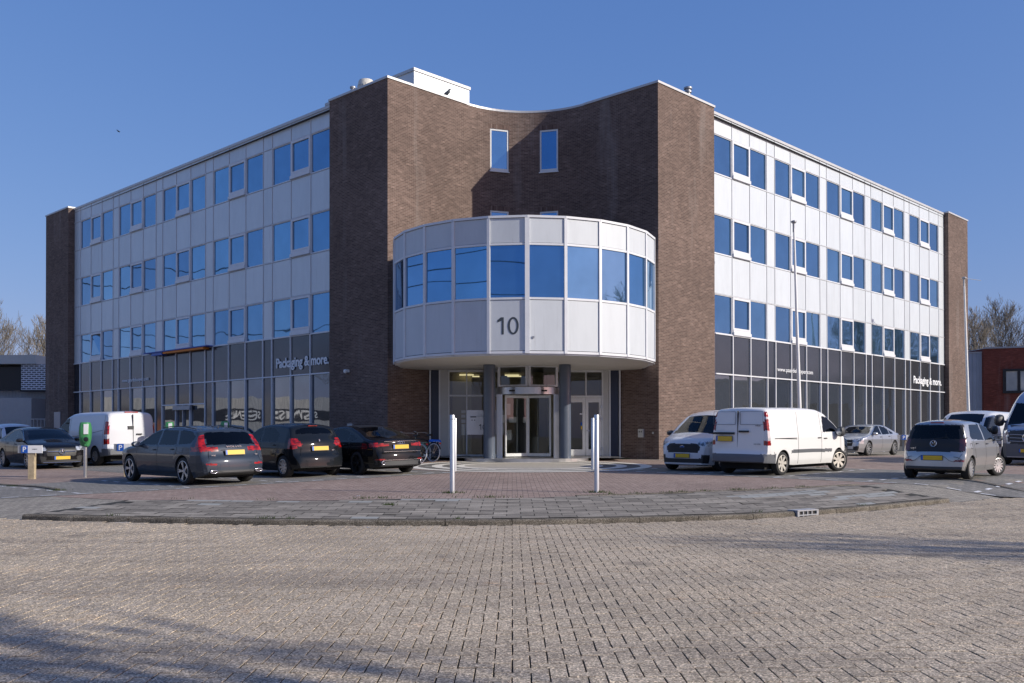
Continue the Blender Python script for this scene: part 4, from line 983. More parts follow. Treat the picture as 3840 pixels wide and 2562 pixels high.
def tree_proto(seed, H, spread, **k):
    tr_, cr = tree_geo(seed, H, spread, **k); r = empty('bare_tree'); tr_.build('trunk', M['bark'], r, True); cr.build('crown', M['twig'], r, True); return r
protoA = tree_proto(1, 15, .42, levels=5, twigr=.02, up=.8, kids=(6, 6, 5, 4, 3))
protoB = tree_proto(2, 14, .34, levels=5, twigr=.018, up=1.0, kids=(6, 6, 5, 4, 3))
used = set()
spots = [
 (protoB, 50.4, 105, 1.00, 0, 'slender bare tree half hidden by the sunlit brick end tower', 'right'),
 (protoA, 54.8, 108, .98, 1, 'tall bare tree behind the blue shed, right of the end tower', 'right'),
 (protoB, 59.0, 106, 1.03, 2, 'bare tree rising over the roof of the red brick building', 'right'),
 (protoA, 65, 112, 1.0, 3, 'bare tree cut off by the right edge of the picture', 'right'),
 (protoA, -56.5, 104, .93, 4, 'broad bare tree at the far left edge of the picture', 'left'),
 (protoB, -52.5, 108, .98, 5, 'bare tree over the perforated screen, left of the shaded end tower', 'left'),
 (protoA, -49.5, 112, .88, 0.5, 'bare tree partly hidden behind the shaded brick end tower', 'left'),
 (protoB, -62, 110, .9, 2.5, 'bare tree outside the left edge behind the grey building', 'left'),
]
for i, (p, x, y, s, rz, lab, sd) in enumerate(spots):
    o = p if p.name not in used else copy_tree(p)
    used.add(p.name); o.location = (x, y, .2); o.scale = (s, s, s); o.rotation_euler = (0, 0, rz); tag(o, lab, 'tree', 'bare trees beyond the '+('red brick building' if sd == 'right' else 'grey workshop'))
# row of poplars and a street tree mirrored in the windows
for i in range(9):
    o = copy_tree(protoB); o.location = (88-i*3.2, 112-i*5.2, 0); o.rotation_euler = (0, 0, i*1.3); s = .85+.1*(i % 3); o.scale = (s, s, s); tag(o, 'bare poplar in the row mirrored in the sunlit windows', 'tree', 'poplar row mirrored in the windows')
o = copy_tree(protoA); o.location = (50, 27.5, 0); o.scale = (.85,)*3; tag(o, 'bare street tree mirrored in the drum window', 'tree')
for i in range(5):
    o = copy_tree(protoA if i % 2 else protoB); o.location = (-40+i*22, -34+(i % 2)*5, 0); o.rotation_euler = (0, 0, i); o.scale = (.8,)*3; tag(o, 'bare tree across the street behind the viewer', 'tree', 'bare trees across the street')
for i, (x, y) in enumerate(((-84, 44), (-88, 52), (-86, 37))):
    o = copy_tree(protoA); o.location = (x, y, 0); o.rotation_euler = (0, 0, i*2); o.scale = (.8,)*3; tag(o, 'bare tree behind the warehouse mirrored in the shaded wing', 'tree', 'bare trees behind the warehouse')
# the two roadside trees whose branches throw the shadows on the road
protoC = tree_proto(8, 12.0, .30, levels=4, twigr=.034, up=.45, first=.50, kids=(5, 4, 4, 2), trunk_r=.32)
protoC.location = (14.9, -.7, 0); tag(protoC, 'roadside tree right of the viewer throwing branch shadows on the road', 'tree', 'roadside trees by the viewer')
o = copy_tree(protoC); o.location = (22.8, 5.8, 0); o.rotation_euler = (0, 0, 2.2); o.scale = (.75, .75, .80); tag(o, 'roadside tree right of the viewer throwing branch shadows on the road', 'tree', 'roadside trees by the viewer')
# overhead wires mirrored in the shaded windows
for i, (a, b, r_) in enumerate((((-58, 14, 20.5), (-82, 112, 20.5), .06), ((-58, 14, 18.2), (-82, 112, 18.4), .06), ((-58, 14, 13.4), (-82, 112, 13.6), .05), ((-58, 14, 11.8), (-82, 112, 12.0), .05), ((-58, 14, 10.6), (-82, 112, 10.8), .04), ((-44, 24, 13.5), (24, -18, 13.0), .03), ((-44, 24, 11.5), (24, -18, 11.0), .03))):
    m1 = MB(); a, b = Vector(a), Vector(b); pts = []
    for k in range(37): f_ = k/36; p = a.lerp(b, f_); g_ = (f_*3) % 1.0; p.z -= 1.5*4*g_*(1-g_)*(.5 if i > 4 else 1); pts.append(p)
    m1.tube(pts, r_, 4); o = m1.build('overhead_wire', M['cable']); tag(o, 'dark overhead wire mirrored as wavy line in the '+('shaded wing windows' if i < 5 else 'drum windows'), 'wire', 'overhead wires mirrored in the '+('wing' if i < 5 else 'drum'))
# ---------------------------------------------------------------- street things
alu = simple('brushed_pole', (.58, .59, .60), .35, .6)
def flagpole(x, y, ztop, lean, label, arm=None):
    p = empty('flagpole', (x, y, G(x, y))); tag(p, label, 'flagpole', 'white flagpoles'); H = ztop-p.location.z
    m = MB(); pts = [(lean*(k/8)*1.0, 0, H*k/8) for k in range(9)]; m.tube(pts, [.095-.055*k/8 for k in range(9)], 16); m.build('pole', M['white_paint'], p, 40)
    m = MB(); m.lathe((lean, 0, H), Z, [(.045, -.45), (.05, -.1), (.12, -.03), (.12, .02), (.0, .06)], 14); m.build('cap', M['grey_metal'], p, 40)
    m = MB(); m.lathe((0, 0, 0), Z, [(.16, 0), (.16, .03), (.11, .05), (.11, .25)], 16); m.build('base', M['grey_metal'], p, 40)
    if arm: m = MB(); m.tube([(lean, 0, H-.02), (lean+arm*.9, arm*.35, H-.08)], .014, 6); m.build('banner_arm', M['grey_metal'], p)
flagpole(12.2, 40.7, 10.42, -.27, 'tall white flagpole standing before the middle of the sunlit wing')
flagpole(24.68, 52.0, 9.86, -.25, 'white flagpole with a thin side arm before the far sunlit end tower', 1.25)
def bollard(x, y, label, h=1.66, r=.052):
    b = empty('bollard', (x, y, zg(x, y))); tag(b, label, 'bollard', 'white bollards before the entrance')
    m = MB(); m.lathe((0, 0, 0), Z, [(r, -.1), (r, h-.01), (r*.9, h), (0, h)], 24); m.build('post', alu, b, 40)
    m = MB(); m.lathe((0, 0, 0), Z, [(r+.004, h-.10), (r+.004, h-.085), (r+.001, h-.083)], 24); m.build('seam_ring', M['grey_metal'], b)
    return b
bollard(-1.265, 20.42, 'left of the two tall white posts at the front edge of the forecourt')
bollard(1.80, 20.52, 'right of the two tall white posts at the front edge of the forecourt')
bollard(-1.735, 29.3, 'thin white post peeking out behind the left front post', 1.62)
bollard(2.52, 30.1, 'thin white post peeking out behind the right front post', 1.62)
def psign(x, y, rz, label, post=True, L=.80):
    s = empty('parking_sign', (x, y, G(x, y)), rz); tag(s, label, 'parking sign', 'parking place signs')
    m = MB(); m.box(-.085, .085, -.05, .08, -.1, .80); m.build('wooden_post', M['wood'], s)
    m = MB(); m.box(-.26, .33, -.078, -.052, .745, .965); m.build('board', M['white_paint'], s)
    m = MB(); m.box(-.26, -.075, -.084, -.079, .748, .962); bl = m.build('blue_field', M['sign_blue'], s)
    m = MB(); text_on(m, 'P', (-.215, -.085, .785), (1, 0, 0), Z, .14, .095, .012, .004); m.build('letter', M['letter_white'], bl)
    m = MB(); text_on(m, 'Leadgroen', (.05, -.079, .85), (1, 0, 0), Z, .025, .14, 0, .003, ); m.build('small_print', M['letter_grey'], s)
    m = MB(); m.box(-.37, -.26, -.06, -.01, .75, .96); m.build('end_piece', M['grey_metal'], s)
psign(-13.62, 27.35, R(0), 'blue and white P sign on a weathered wooden post before the black saloon')
psign(-11.25, 28.2, R(4), 'blue and white P sign half hidden behind the dark blue estate car')
psign(17.45, 42.6, R(0), 'blue and white P sign behind the silver saloon')
def charger(x, y, rz, label, z=None):
    s = empty('charging_point', (x, y, G(x, y) if z is None else z), rz); tag(s, label, 'charging point', 'green car charging points')
    m = MB(); m.lathe((0, 0, 0), Z, [(.052, -.05), (.052, .95)], 20); m.build('pole', M['steel'], s, 40)
    m = MB(); rings = []
    prof = [(.90, .11, .10), (.95, .15, .12), (1.10, .19, .15), (1.30, .205, .17), (1.45, .20, .17), (1.58, .165, .15), (1.60, .15, .14)]
    n = 20
    for (z_, a, b) in prof:
        ring = []
        for k in range(n):
            an = 2*math.pi*k/n; ca, sa = math.cos(an), math.sin(an); ring.append((math.copysign(abs(ca)**.6, ca)*a*.80, math.copysign(abs(sa)**.6, sa)*b, z_))
        rings.append(ring)
    vs_ = [v for r in rings for v in r]; fs = [(i*n+k, i*n+(k+1) % n, (i+1)*n+(k+1) % n, (i+1)*n+k) for i in range(len(rings)-1) for k in range(n)]+[tuple(range(n))[::-1], tuple((len(rings)-1)*n+k for k in range(n))]
    m.add(vs_, fs); bd_ = m.build('housing', M['charger_green'], s, 50)
    m = MB(); m.box(.0, .12, -.178, -.12, 1.26, 1.55); m.build('white_panel', M['letter_white'], bd_)
    m = MB(); m.lathe((.07, -.165, 1.11), (0, -1, 0), [(.095, 0), (.095, .03), (.07, .035)], 24); m.build('socket_ring', M['charger_green'], bd_, 40)
    m = MB(); m.lathe((.07, -.165, 1.11), (0, -1, 0), [(.07, .034), (.05, .04), (0, .04)], 24); m.build('socket', M['black'], bd_, 40)
    m = MB(); m.box(.02, .10, -.15, -.10, .92, .98); m.build('latch', M['charger_green'], bd_)
charger(-12.36, 27.93, R(8), 'green charging point on a steel pole in front of the white panel van')
charger(-12.65, 35.6, R(8), 'green charging point top showing over the left of the dark blue estate car roof')
charger(-10.6, 35.6, R(8), 'green charging point top showing over the right of the dark blue estate car roof')
# bicycles
def bicycle(x, y, rz, tilt, frame, rimc, label, bag=None, z=None):
    b = empty('bicycle', (x, y, G(x, y) if z is None else z)); b.rotation_euler = (tilt, 0, rz); tag(b, label, 'bicycle', 'bicycles by the entrance')
    r = .345
    for wx in (-.56, .56):
        m = MB(); pr = [(r-.012-.020*math.cos(a), .018*math.sin(a)) for a in [2*math.pi*k/8 for k in range(9)]]; m.lathe((wx, 0, r), (0, 1, 0), pr, 40); wo_ = m.build('wheel', rimc, b, True)
        m = MB()
        for k in range(18): a = 2*math.pi*k/18; m.tube([(wx, .02*(-1)**k, r), (wx+math.cos(a)*(r-.03), 0, r+math.sin(a)*(r-.03))], .0022, 3, False)
        m.lathe((wx, -.04, r), (0, 1, 0), [(0, 0), (.03, 0), (.03, .08), (0, .08)], 10); m.build('spokes', M['steel'], wo_)
        m = MB(); pts = [(wx+math.cos(a)*(r+.03), 0, r+math.sin(a)*(r+.03)) for a in [R(-10 if wx < 0 else 20)+R(170)*k/10 for k in range(11)]]; m.tube(pts, .022, 6); m.build('mudguard', frame, b, True)
    fb = MB(); bb = (-.08, 0, .29); hd = (.40, 0, .88); st = (-.22, 0, .80)
    for p, q, rr in ((bb, (.44, 0, .62), .02), (st, hd, .018), (bb, st, .018), ((-.26, 0, .95), st, .012), (bb, (-.56, .04, r), .011), (bb, (-.56, -.04, r), .011), (st, (-.56, .04, r), .009), (st, (-.56, -.04, r), .009), ((.46, 0, .55), (.56, .05, r), .014), ((.46, 0, .55), (.56, -.05, r), .014), ((.37, 0, 1.02), (.46, 0, .55), .02)): fb.tube([p, q], rr, 8)
    fb.build('frame', frame, b, True)
    m = MB(); m.tube([(.14, .30, 1.10), (.28, .27, 1.12), (.38, .08, 1.10), (.38, -.08, 1.10), (.28, -.27, 1.12), (.14, -.30, 1.10)], .012, 6); m.tube([(.36, 0, 1.0), (.38, 0, 1.1)], .014, 6); m.build('handlebar', M['steel'], b, True)
    m = MB(); m.add([(-.40, -.10, .98), (-.40, .10, .98), (-.12, .03, .97), (-.12, -.03, .97), (-.38, -.07, 1.04), (-.38, .07, 1.04), (-.14, .015, 1.0), (-.14, -.015, 1.0)], [(0, 1, 2, 3), (4, 5, 6, 7), (0, 1, 5, 4), (1, 2, 6, 5), (2, 3, 7, 6), (3, 0, 4, 7)]); m.build('saddle', M['black'], b)
    m = MB(); m.box(-.85, -.42, -.07, -.055, .745, .76); m.box(-.85, -.42, .055, .07, .745, .76)
    for k in range(5): m.box(-.83+k*.1, -.815+k*.1, -.06, .06, .747, .757)
    for s_ in (-1, 1): m.tube([(-.78, s_*.06, .75), (-.56, s_*.05, r)], .007, 4)
    m.build('carrier', M['steel'] if bag else frame, b)
    m = MB(); m.box(-.90, -.87, -.035, .035, .66, .71); m.build('tail_light', simple('bike_red', (.5, .01, .01), .3), b)
    m = MB(); m.lathe((-.08, -.05, .29), (0, 1, 0), [(0, 0), (.09, 0), (.09, .01), (0, .01)], 16); m.tube([(-.08, -.06, .29), (.06, -.09, .2)], .01, 5); m.tube([(-.08, .06, .29), (-.22, .09, .38)], .01, 5); m.box(.02, .12, -.16, -.08, .19, .21); m.build('crank', M['steel'], b)
    if bag:
        m = MB(); rb = random.Random(4)
        for k in range(5): m.lathe((-.80+k*.095, rb.uniform(-.02, .02), .74), Z, [(.085, 0), (.10, .03), (.08, .07+rb.uniform(0, .03)), (0, .10)], 8)
        c_ = m.build('blue_cover', bag, None, 60); c_.matrix_world = Matrix.Translation(b.location) @ b.rotation_euler.to_matrix().to_4x4(); tag(c_, 'crumpled blue plastic cover on the carrier of the white wheeled bicycle', 'cover'); c_.name = 'blue_cover'
whr = simple('pale_tyre', (.50, .52, .54), .5); grf = simple('mint_paint', (.16, .26, .21), .4); blk = simple('bike_black', (.012, .013, .015), .35)
bicycle(-3.39, 36.5, R(139), R(5), blk, whr, 'black bicycle with pale tyres and a blue cover on its carrier', simple('blue_plastic', (.01, .13, .65), .4))
bicycle(-3.80, 35.62, R(139), R(5), grf, whr, 'mint green bicycle standing behind the black coupe and beside the black bicycle')
# ---------------------------------------------------------------- vehicles
def paint(name, c, metal=.0, rough=.28, coat=1.0):
    t = NT(name); o_ = t.coord(); nz = t.noise(o_, 2.5, 4)
    dirt = t.math('MULTIPLY', t.ramp(t.n('ShaderNodeSeparateXYZ').outputs[2], [(0, 1), (1, 1)]), 1.0) if False else None
    sp = t.n('ShaderNodeSeparateXYZ'); t.L(o_, sp.inputs[0]); low = t.ramp(t.math('ADD', sp.outputs[2], t.math('MULTIPLY', nz, .25)), [(.30, .45), (.62, 0.0)])
    col = t.mix(t.math('MULTIPLY', low, .5 if sum(c) > .8 else .12), tuple(c), (.20, .175, .14))
    gg = t.n('ShaderNodeNewGeometry'); col = t.mix(gg.outputs['Backfacing'], col, (.02, .02, .022)); p = t.bsdf(col, rough if sum(c) > .2 else .5, metal, .5 if sum(c) > .2 else .05, None, coat=coat); p.inputs['Coat Roughness'].default_value = .05
    M[name] = t.m; return t.m
paint('paint_blue_grey', (.032, .042, .058), .35, .3, 1); paint('paint_black', (.004, .004, .005), 0, .3, .7); paint('paint_black_metal', (.006, .008, .011), 0, .3, .7)
paint('paint_white', (.60, .61, .63), 0, .3, .6); paint('paint_white_van', (.74, .73, .70), 0, .38, .4); paint('paint_silver', (.50, .51, .53), .75, .3); paint('paint_silver_warm', (.47, .46, .44), .7, .32)
paint('paint_navy', (.010, .022, .05), .3, .25); paint('paint_grey_van', (.36, .39, .45), .6, .3)
M['car_glass'] = None
t = NT('car_glass'); tr = t.n('ShaderNodeBsdfTransparent'); tr.inputs[0].default_value = (.26, .28, .28, 1); gl = t.n('ShaderNodeBsdfGlossy'); gl.inputs['Roughness'].default_value = .01
fr = t.n('ShaderNodeFresnel'); fr.inputs[0].default_value = 1.45; mx = t.n('ShaderNodeMixShader'); t.L(fr.outputs[0], mx.inputs[0]); t.L(tr.outputs[0], mx.inputs[1]); t.L(gl.outputs[0], mx.inputs[2]); t.L(mx.outputs[0], t.out.inputs[0]); M['car_glass'] = t.m
simple('upholstery', (.022, .022, .024), .85)
simple('tyre', (.018, .018, .018), .85, bump=.2); simple('trim', (.035, .037, .040), .55); simple('trim_grey', (.11, .115, .125), .5); simple('wheel_well', (.008, .008, .008), .9)
t = NT('tail_red'); o_ = t.coord(); col = t.ramp(t.noise(t.scalev(o_, (4, 4, 9)), 2, 1), [(.35, (.10, .003, .003)), (.6, (.36, .008, .006))]); t.bsdf(col, .15, 0, .5, None, coat=.5); M['tail_red'] = t.m
t = NT('head_lamp'); o_ = t.coord(); col = t.ramp(t.noise(o_, 9, 1), [(.35, (.10, .11, .12)), (.6, (.60, .63, .66))]); t.bsdf(col, .1, .4, .6, None, coat=1); M['head_lamp'] = t.m
simple('lamp_clear', (.60, .58, .58), .15, .2, coat=1); simple('rim_silver', (.52, .52, .52), .35, .7); simple('rim_cream', (.58, .54, .47), .45, .3); simple('rim_dark', (.03, .03, .032), .3, .5)
simple('chrome', (.75, .76, .78), .12, 1.0, var=0); simple('plate_yellow', (.68, .43, .02), .45, var=.05); simple('plate_blue', (.02, .12, .50), .4)
simple('lamp_amber', (.7, .30, .02), .3)

def prof_sample(pr, ds):
    out = []
    for (x0, z0), (x1, z1) in zip(pr, pr[1:]):
        L = math.hypot(x1-x0, z1-z0); n = max(1, int(round(L/ds)))
        for i in range(n): out.append((x0+(x1-x0)*i/n, z0+(z1-z0)*i/n))
    out.append(pr[-1]); return out
def smooth_prof(pr, k=3, it=2):
    """round the corners of the densely sampled profile"""
    a = np.array(pr)
    for _ in range(it):
        b = a.copy(); 
        for j in range(k, len(a)-k): b[j] = a[j-k:j+k+1].mean(0)
        a = b
    return a
def pip(x, z, poly):
    c = False; j = len(poly)-1
    for i in range(len(poly)):
        if (poly[i][1] > z) != (poly[j][1] > z) and x < (poly[j][0]-poly[i][0])*(z-poly[i][1])/(poly[j][1]-poly[i][1])+poly[i][0]: c = not c
        j = i
    return c
class Car:
    def __init__(s, name, sp, ds=.022):
        s.sp = sp; s.name = name; L = sp['L']; W = sp['W']; H = sp['H']; s.xa = sp['axles']; s.D = sp['D']
        top = smooth_prof(prof_sample(sp['top'], ds), sp.get('sm', 3), 2)
        s.top_ = [tuple(p) for p in top]
        gx = [g_[0] for g_ in sp['g']]; gy = [g_[1] for g_ in sp['g']]
        bx = [p[0] for p in sp['bot']][::-1]; bz = [p[1] for p in sp['bot']][::-1]
        px = [p[0] for p in sp['plan']][::-1]; py = [p[1] for p in sp['plan']][::-1]
        ns = sp.get('ns', int((H-.2)/ds)); na = 5; nt_ = 16; nu = 5
        Ra = s.D/2+.055; rr = sp.get('r', .09); bulge = sp.get('bulge', .12)
        s.W = W; s.L = L
        def Y(x, z): return W/2*float(np.interp(x, px, py))*float(np.interp(z, gx, gy))
        s.Y = Y
        s.bul = lambda x, y: -math.copysign(1, x)*bulge*(abs(y)/(W/2))**2*max(0, min(1, (abs(x)-.22*L)/(.28*L)))**1.5
        rows = []; zones = []
        for (x, T) in top:
            B = float(np.interp(x, bx, bz)); B0 = B
            for xa in s.xa:
                if abs(x-xa) < Ra: B = max(B, s.D/2+math.sqrt(Ra*Ra-(x-xa)**2)*1.0)
            T = max(T, B0+.03); r = min(rr, (T-B0)*.45); Zs = T-r
            if B > Zs-.02: B = max(B0, Zs-.02)
            row = []; Yi = max(.05, Y(x, B0)-.24)
            for k in range(nu): row.append((Yi*k/(nu-1), B0))
            row.append((Yi, B)); YB = Y(x, B)
            row.append((YB-.03, B)); row.append((YB-.008, B))
            for k in range(ns): z = B+(Zs-B)*k/(ns-1); row.append((Y(x, z), z))
            Ye = Y(x, Zs); ry = min(Ye*.5, r*1.3)
            for k in range(1, na+1): a = math.pi/2*k/na; row.append((Ye-ry*(1-math.cos(a)), Zs+r*math.sin(a)))
            yt = Ye-ry; cr = sp.get('crown', .035)*min(1, max(0, (T-.5)/.4))
            for k in range(1, nt_+1): y = yt*(1-k/nt_); row.append((y, T+cr*(1-(y/yt)**2)))
            rows.append([(x+s.bul(x, y), y, z) for y, z in row])
        n = len(rows[0]); s.zone = ['U']*(nu+2)+['S']*(ns)+['A']*na+['T']*nt_
        s.zone = s.zone[:n-1]
        s.groups = {}
        for sgn in (1, -1):
            for i in range(len(rows)-1):
                for j in range(n-1):
                    a, b, c, d = rows[i][j], rows[i+1][j], rows[i+1][j+1], rows[i][j+1]
                    cx = (a[0]+b[0]+c[0]+d[0])/4; cy_ = (a[1]+b[1]+c[1]+d[1])/4; cz = (a[2]+b[2]+c[2]+d[2])/4
                    zn = s.zone[j]
                    steep = abs(top[i+1][1]-top[i][1]) > 1.0*abs(top[i+1][0]-top[i][0])
                    key = 'wheel_well' if zn == 'U' and j >= nu-1 and j < nu+1 else sp['cls'](cx, cy_*sgn, cz, zn, steep)
                    if key and key.split('#')[0] in ('tail_light', 'headlight', 'window', 'door', 'reflector', 'clear_lens', 'lower_grille', 'rubbing_strip', 'sliding_door'): key = (key if '#' in key else key+'#')+('l' if sgn > 0 else 'r')
                    s.groups.setdefault(key, []).append((sgn, i, j))
        s.rows = rows; s.n = n
        s.end = [(rows[0], 1), (rows[-1], -1)]
    def build(s, root, mats):
        first = {}
        for key, fs in s.groups.items():
            if key is None: continue
            nm = key.split('#')[0]; vid = {}; v = []; f = []
            for sgn, i, j in fs:
                q = []
                for (a, b) in ((i, j), (i, j+1), (i+1, j+1), (i+1, j)):
                    p = s.rows[a][b]; kk = (a, b, sgn if p[1] > 1e-4 else 1)
                    if kk not in vid: vid[kk] = len(v); v.append((p[0], p[1]*sgn, p[2]))
                    q.append(vid[kk])
                f.append(tuple(q) if sgn < 0 else tuple(q[::-1]))
            mb = MB(); mb.add(v, f)
            if nm == 'body':
                for row, sg in s.end:
                    mb.poly([p for p in row]+[(p[0], -p[1], p[2]) for p in row[::-1]])
            o = mb.build(nm, M[mats[nm]] if not isinstance(mats[nm], dict) else M[mats[nm][key]], root, 50)
            first[key] = o
        return first
    def side(s, x, z, off=.004):   # point on the left side skin
        y = s.Y(x, z)+off; return (x+s.bul(x, y), y, z)
    def xr(s, z, y):   # tail surface x at height z
        t_ = [p for p in s.top_ if p[0] < -.25*s.L]; x = t_[-1][0]
        for a, b in zip(t_, t_[1:]):
            if (a[1]-z)*(b[1]-z) <= 0 and a[1] != b[1]: x = a[0]+(b[0]-a[0])*(z-a[1])/(b[1]-a[1])
        return x+s.bul(x, y)
    def seam(s, mb, pts, sg, w=.007, off=.003):
        """thin dark joint line along (x,z) points on side sg"""
        P = []
        for (x0, z0), (x1, z1) in zip(pts, pts[1:]):
            L = math.hypot(x1-x0, z1-z0); n = max(1, int(L/.06))
            for i in range(n): P.append((x0+(x1-x0)*i/n, z0+(z1-z0)*i/n))
        P.append(pts[-1])
        for (x0, z0), (x1, z1) in zip(P, P[1:]):
            L = math.hypot(x1-x0, z1-z0)+1e-9; nx_, nz_ = -(z1-z0)/L*w, (x1-x0)/L*w
            q = [s.side(x0-nx_, z0-nz_, off), s.side(x1-nx_, z1-nz_, off), s.side(x1+nx_, z1+nz_, off), s.side(x0+nx_, z0+nz_, off)]
            q = [(a, b*sg, c) for a, b, c in q]; mb.quad(*(q if sg < 0 else q[::-1]))
def wheel(root, x, y, D, side, steer, rimmat, spokes, style, w=.205, tyre='tyre', rf=.70):
    """tyre + rim; side +1 left. Faces outward"""
    c = Vector((x, y, D/2)); ax = Vector((math.sin(-steer)*side, math.cos(steer)*side, 0)); 
    ax = Vector((-math.sin(steer)*side, math.cos(steer)*side, 0)); R_ = D/2; r_ = R_*rf
    m = MB(); m.lathe(c-ax*w, ax, [(r_*.97, .0), (R_*.90, .0), (R_*.975, .02), (R_, .05), (R_, w-.045), (R_*.975, w-.012), (R_*.9, w+.004), (r_*1.03, w+.002), (r_*.97, w-.02)], 40)
    o = m.build('wheel', M[tyre], root, 40)
    m = MB(); m.lathe(c, ax, [(r_*1.01, 0), (r_*.95, .003), (r_*.93, -.02)], 36); m.lathe(c, ax, [(0, -.012), (r_*.15, -.012), (r_*.2, -.03), (r_*.22, -.1)], 20)
    a = Vector((0, 0, 1)); b = ax.cross(a)
    for k in range(spokes):
        an = 2*math.pi*k/spokes+.3
        for da in ((-.11, .11) if style == 'double' else ((0,))):
            e_ = a*math.cos(an)+b*math.sin(an); e2 = a*math.cos(an+da)+b*math.sin(an+da)
            p0 = c+e_*r_*.12-ax*.02; p1 = c+e2*r_*.92-ax*.012
            t_ = ax.cross((p1-p0).normalized()); wd0 = {'wide': min(.045, r_*.9/spokes), 'double': .013, 'thin': .010, 'five': .03}[style]; wd1 = {'wide': min(.062, r_*1.75/spokes), 'double': .02, 'thin': .017, 'five': .045}[style]
            ps = [p0-t_*wd0, p0+t_*wd0, p1+t_*wd1, p1-t_*wd1]
            m.add([tuple(p) for p in ps]+[tuple(p-ax*.03) for p in ps], [(0, 1, 2, 3), (0, 4, 5, 1), (1, 5, 6, 2), (2, 6, 7, 3), (3, 7, 4, 0)])
    ro_ = m.build('rim', M[rimmat], o, 40)
    m = MB(); m.lathe(c-ax*(w*.38), ax, [(0, 0), (r_*.93, 0), (r_*.93, w*.34)], 28); m.build('brake', M['wheel_well'], o)
def plate(root, c, n, w=.52, h=.11, back='trim'):
    c, n = Vector(c), Vector(n).normalized(); u = Z.cross(n).normalized(); up = n.cross(u)
    m = MB(); m.obox(c-u*(w/2+.012)-up*(h/2+.012), u*(w+.024), up*(h+.024), n*.008); o = m.build('number_plate', M[back], root)
    m = MB(); m.obox(c-u*(w/2-.045)-up*h/2+n*.008, u*(w-.045), up*h, n*.003); m.build('yellow_field', M['plate_yellow'], o)
    m = MB(); m.obox(c-u*(w/2)-up*h/2+n*.008, u*.044, up*h, n*.003); m.build('blue_strip', M['plate_blue'], o)
def mirror(root, x, y, z, sg, mat, sz=1.0, tall=1.0):
    m = MB(); R_ = .085*sz; rings = []
    n = 12; pts = [(-.5, .80), (-.2, 1.0), (.3, .85), (.6, .45), (.75, .1)]
    for dx, k in pts:
        rings.append([(x+dx*.16*sz, y+sg*(.13*sz/tall**.5+math.copysign(abs(math.cos(2*math.pi*i/n))**.7, math.cos(2*math.pi*i/n))*R_*1.35*k/tall), z+.02+math.copysign(abs(math.sin(2*math.pi*i/n))**.7, math.sin(2*math.pi*i/n))*R_*.85*k*tall) for i in range(n)])
    m.add([v for r in rings for v in r], [(i*n+k, i*n+(k+1) % n, (i+1)*n+(k+1) % n, (i+1)*n+k) for i in range(len(rings)-1) for k in range(n)]+[tuple(range(n))[::-1], tuple(4*n+k for k in range(n))])
    m.tube([(x, y-sg*.02, z-.04), (x, y+sg*.08, z-.01)], .025*sz, 6); o = m.build('door_mirror', M[mat], root, 45)
    m = MB(); xx = x-.5*.16*sz-.004; m.poly([(xx, y+sg*(.13*sz/tall**.5+math.cos(2*math.pi*i/n)*R_*1.05/tall), z+.02+math.sin(2*math.pi*i/n)*R_*.62*tall) for i in range(n)]); m.build('mirror_glass', M['head_lamp'], o)
def ring(mb, c, n_, r, t_=.008, n=24):
    c, n_ = Vector(c), Vector(n_).normalized(); a = n_.orthogonal().normalized(); b = n_.cross(a); pts = [c+a*math.cos(2*math.pi*k/n)*r+b*math.sin(2*math.pi*k/n)*r for k in range(n+1)]; mb.tube(pts, t_, 6, False)
def star(mb, c, n_, r):
    c, n_ = Vector(c), Vector(n_).normalized(); ring(mb, c, n_, r, r*.09); u = Z.cross(n_).normalized(); v = n_.cross(u)
    for k in range(3): an = math.pi/2+2*math.pi*k/3; mb.tube([c, c+(u*math.cos(an)+v*math.sin(an))*r], [r*.16, r*.04], 6)
G0 = [(.2, .90), (.35, .965), (.55, 1.0), (.75, .995), (.95, .955), (1.40, .745), (1.5, .70)]
def place(root, x, y, yaw, z=None, pitch_up=0):
    nzx = (G(x+.5, y)-G(x-.5, y)); nzy = (G(x, y+.5)-G(x, y-.5)); nrm = Vector((-nzx, -nzy, 1)).normalized()
    q = Z.rotation_difference(nrm); m = q.to_matrix().to_4x4() @ Matrix.Rotation(yaw, 4, 'Z')
    root.rotation_mode = 'XYZ'; root.rotation_euler = m.to_euler(); root.location = (x, y, G(x, y)+.006 if z is None else z)
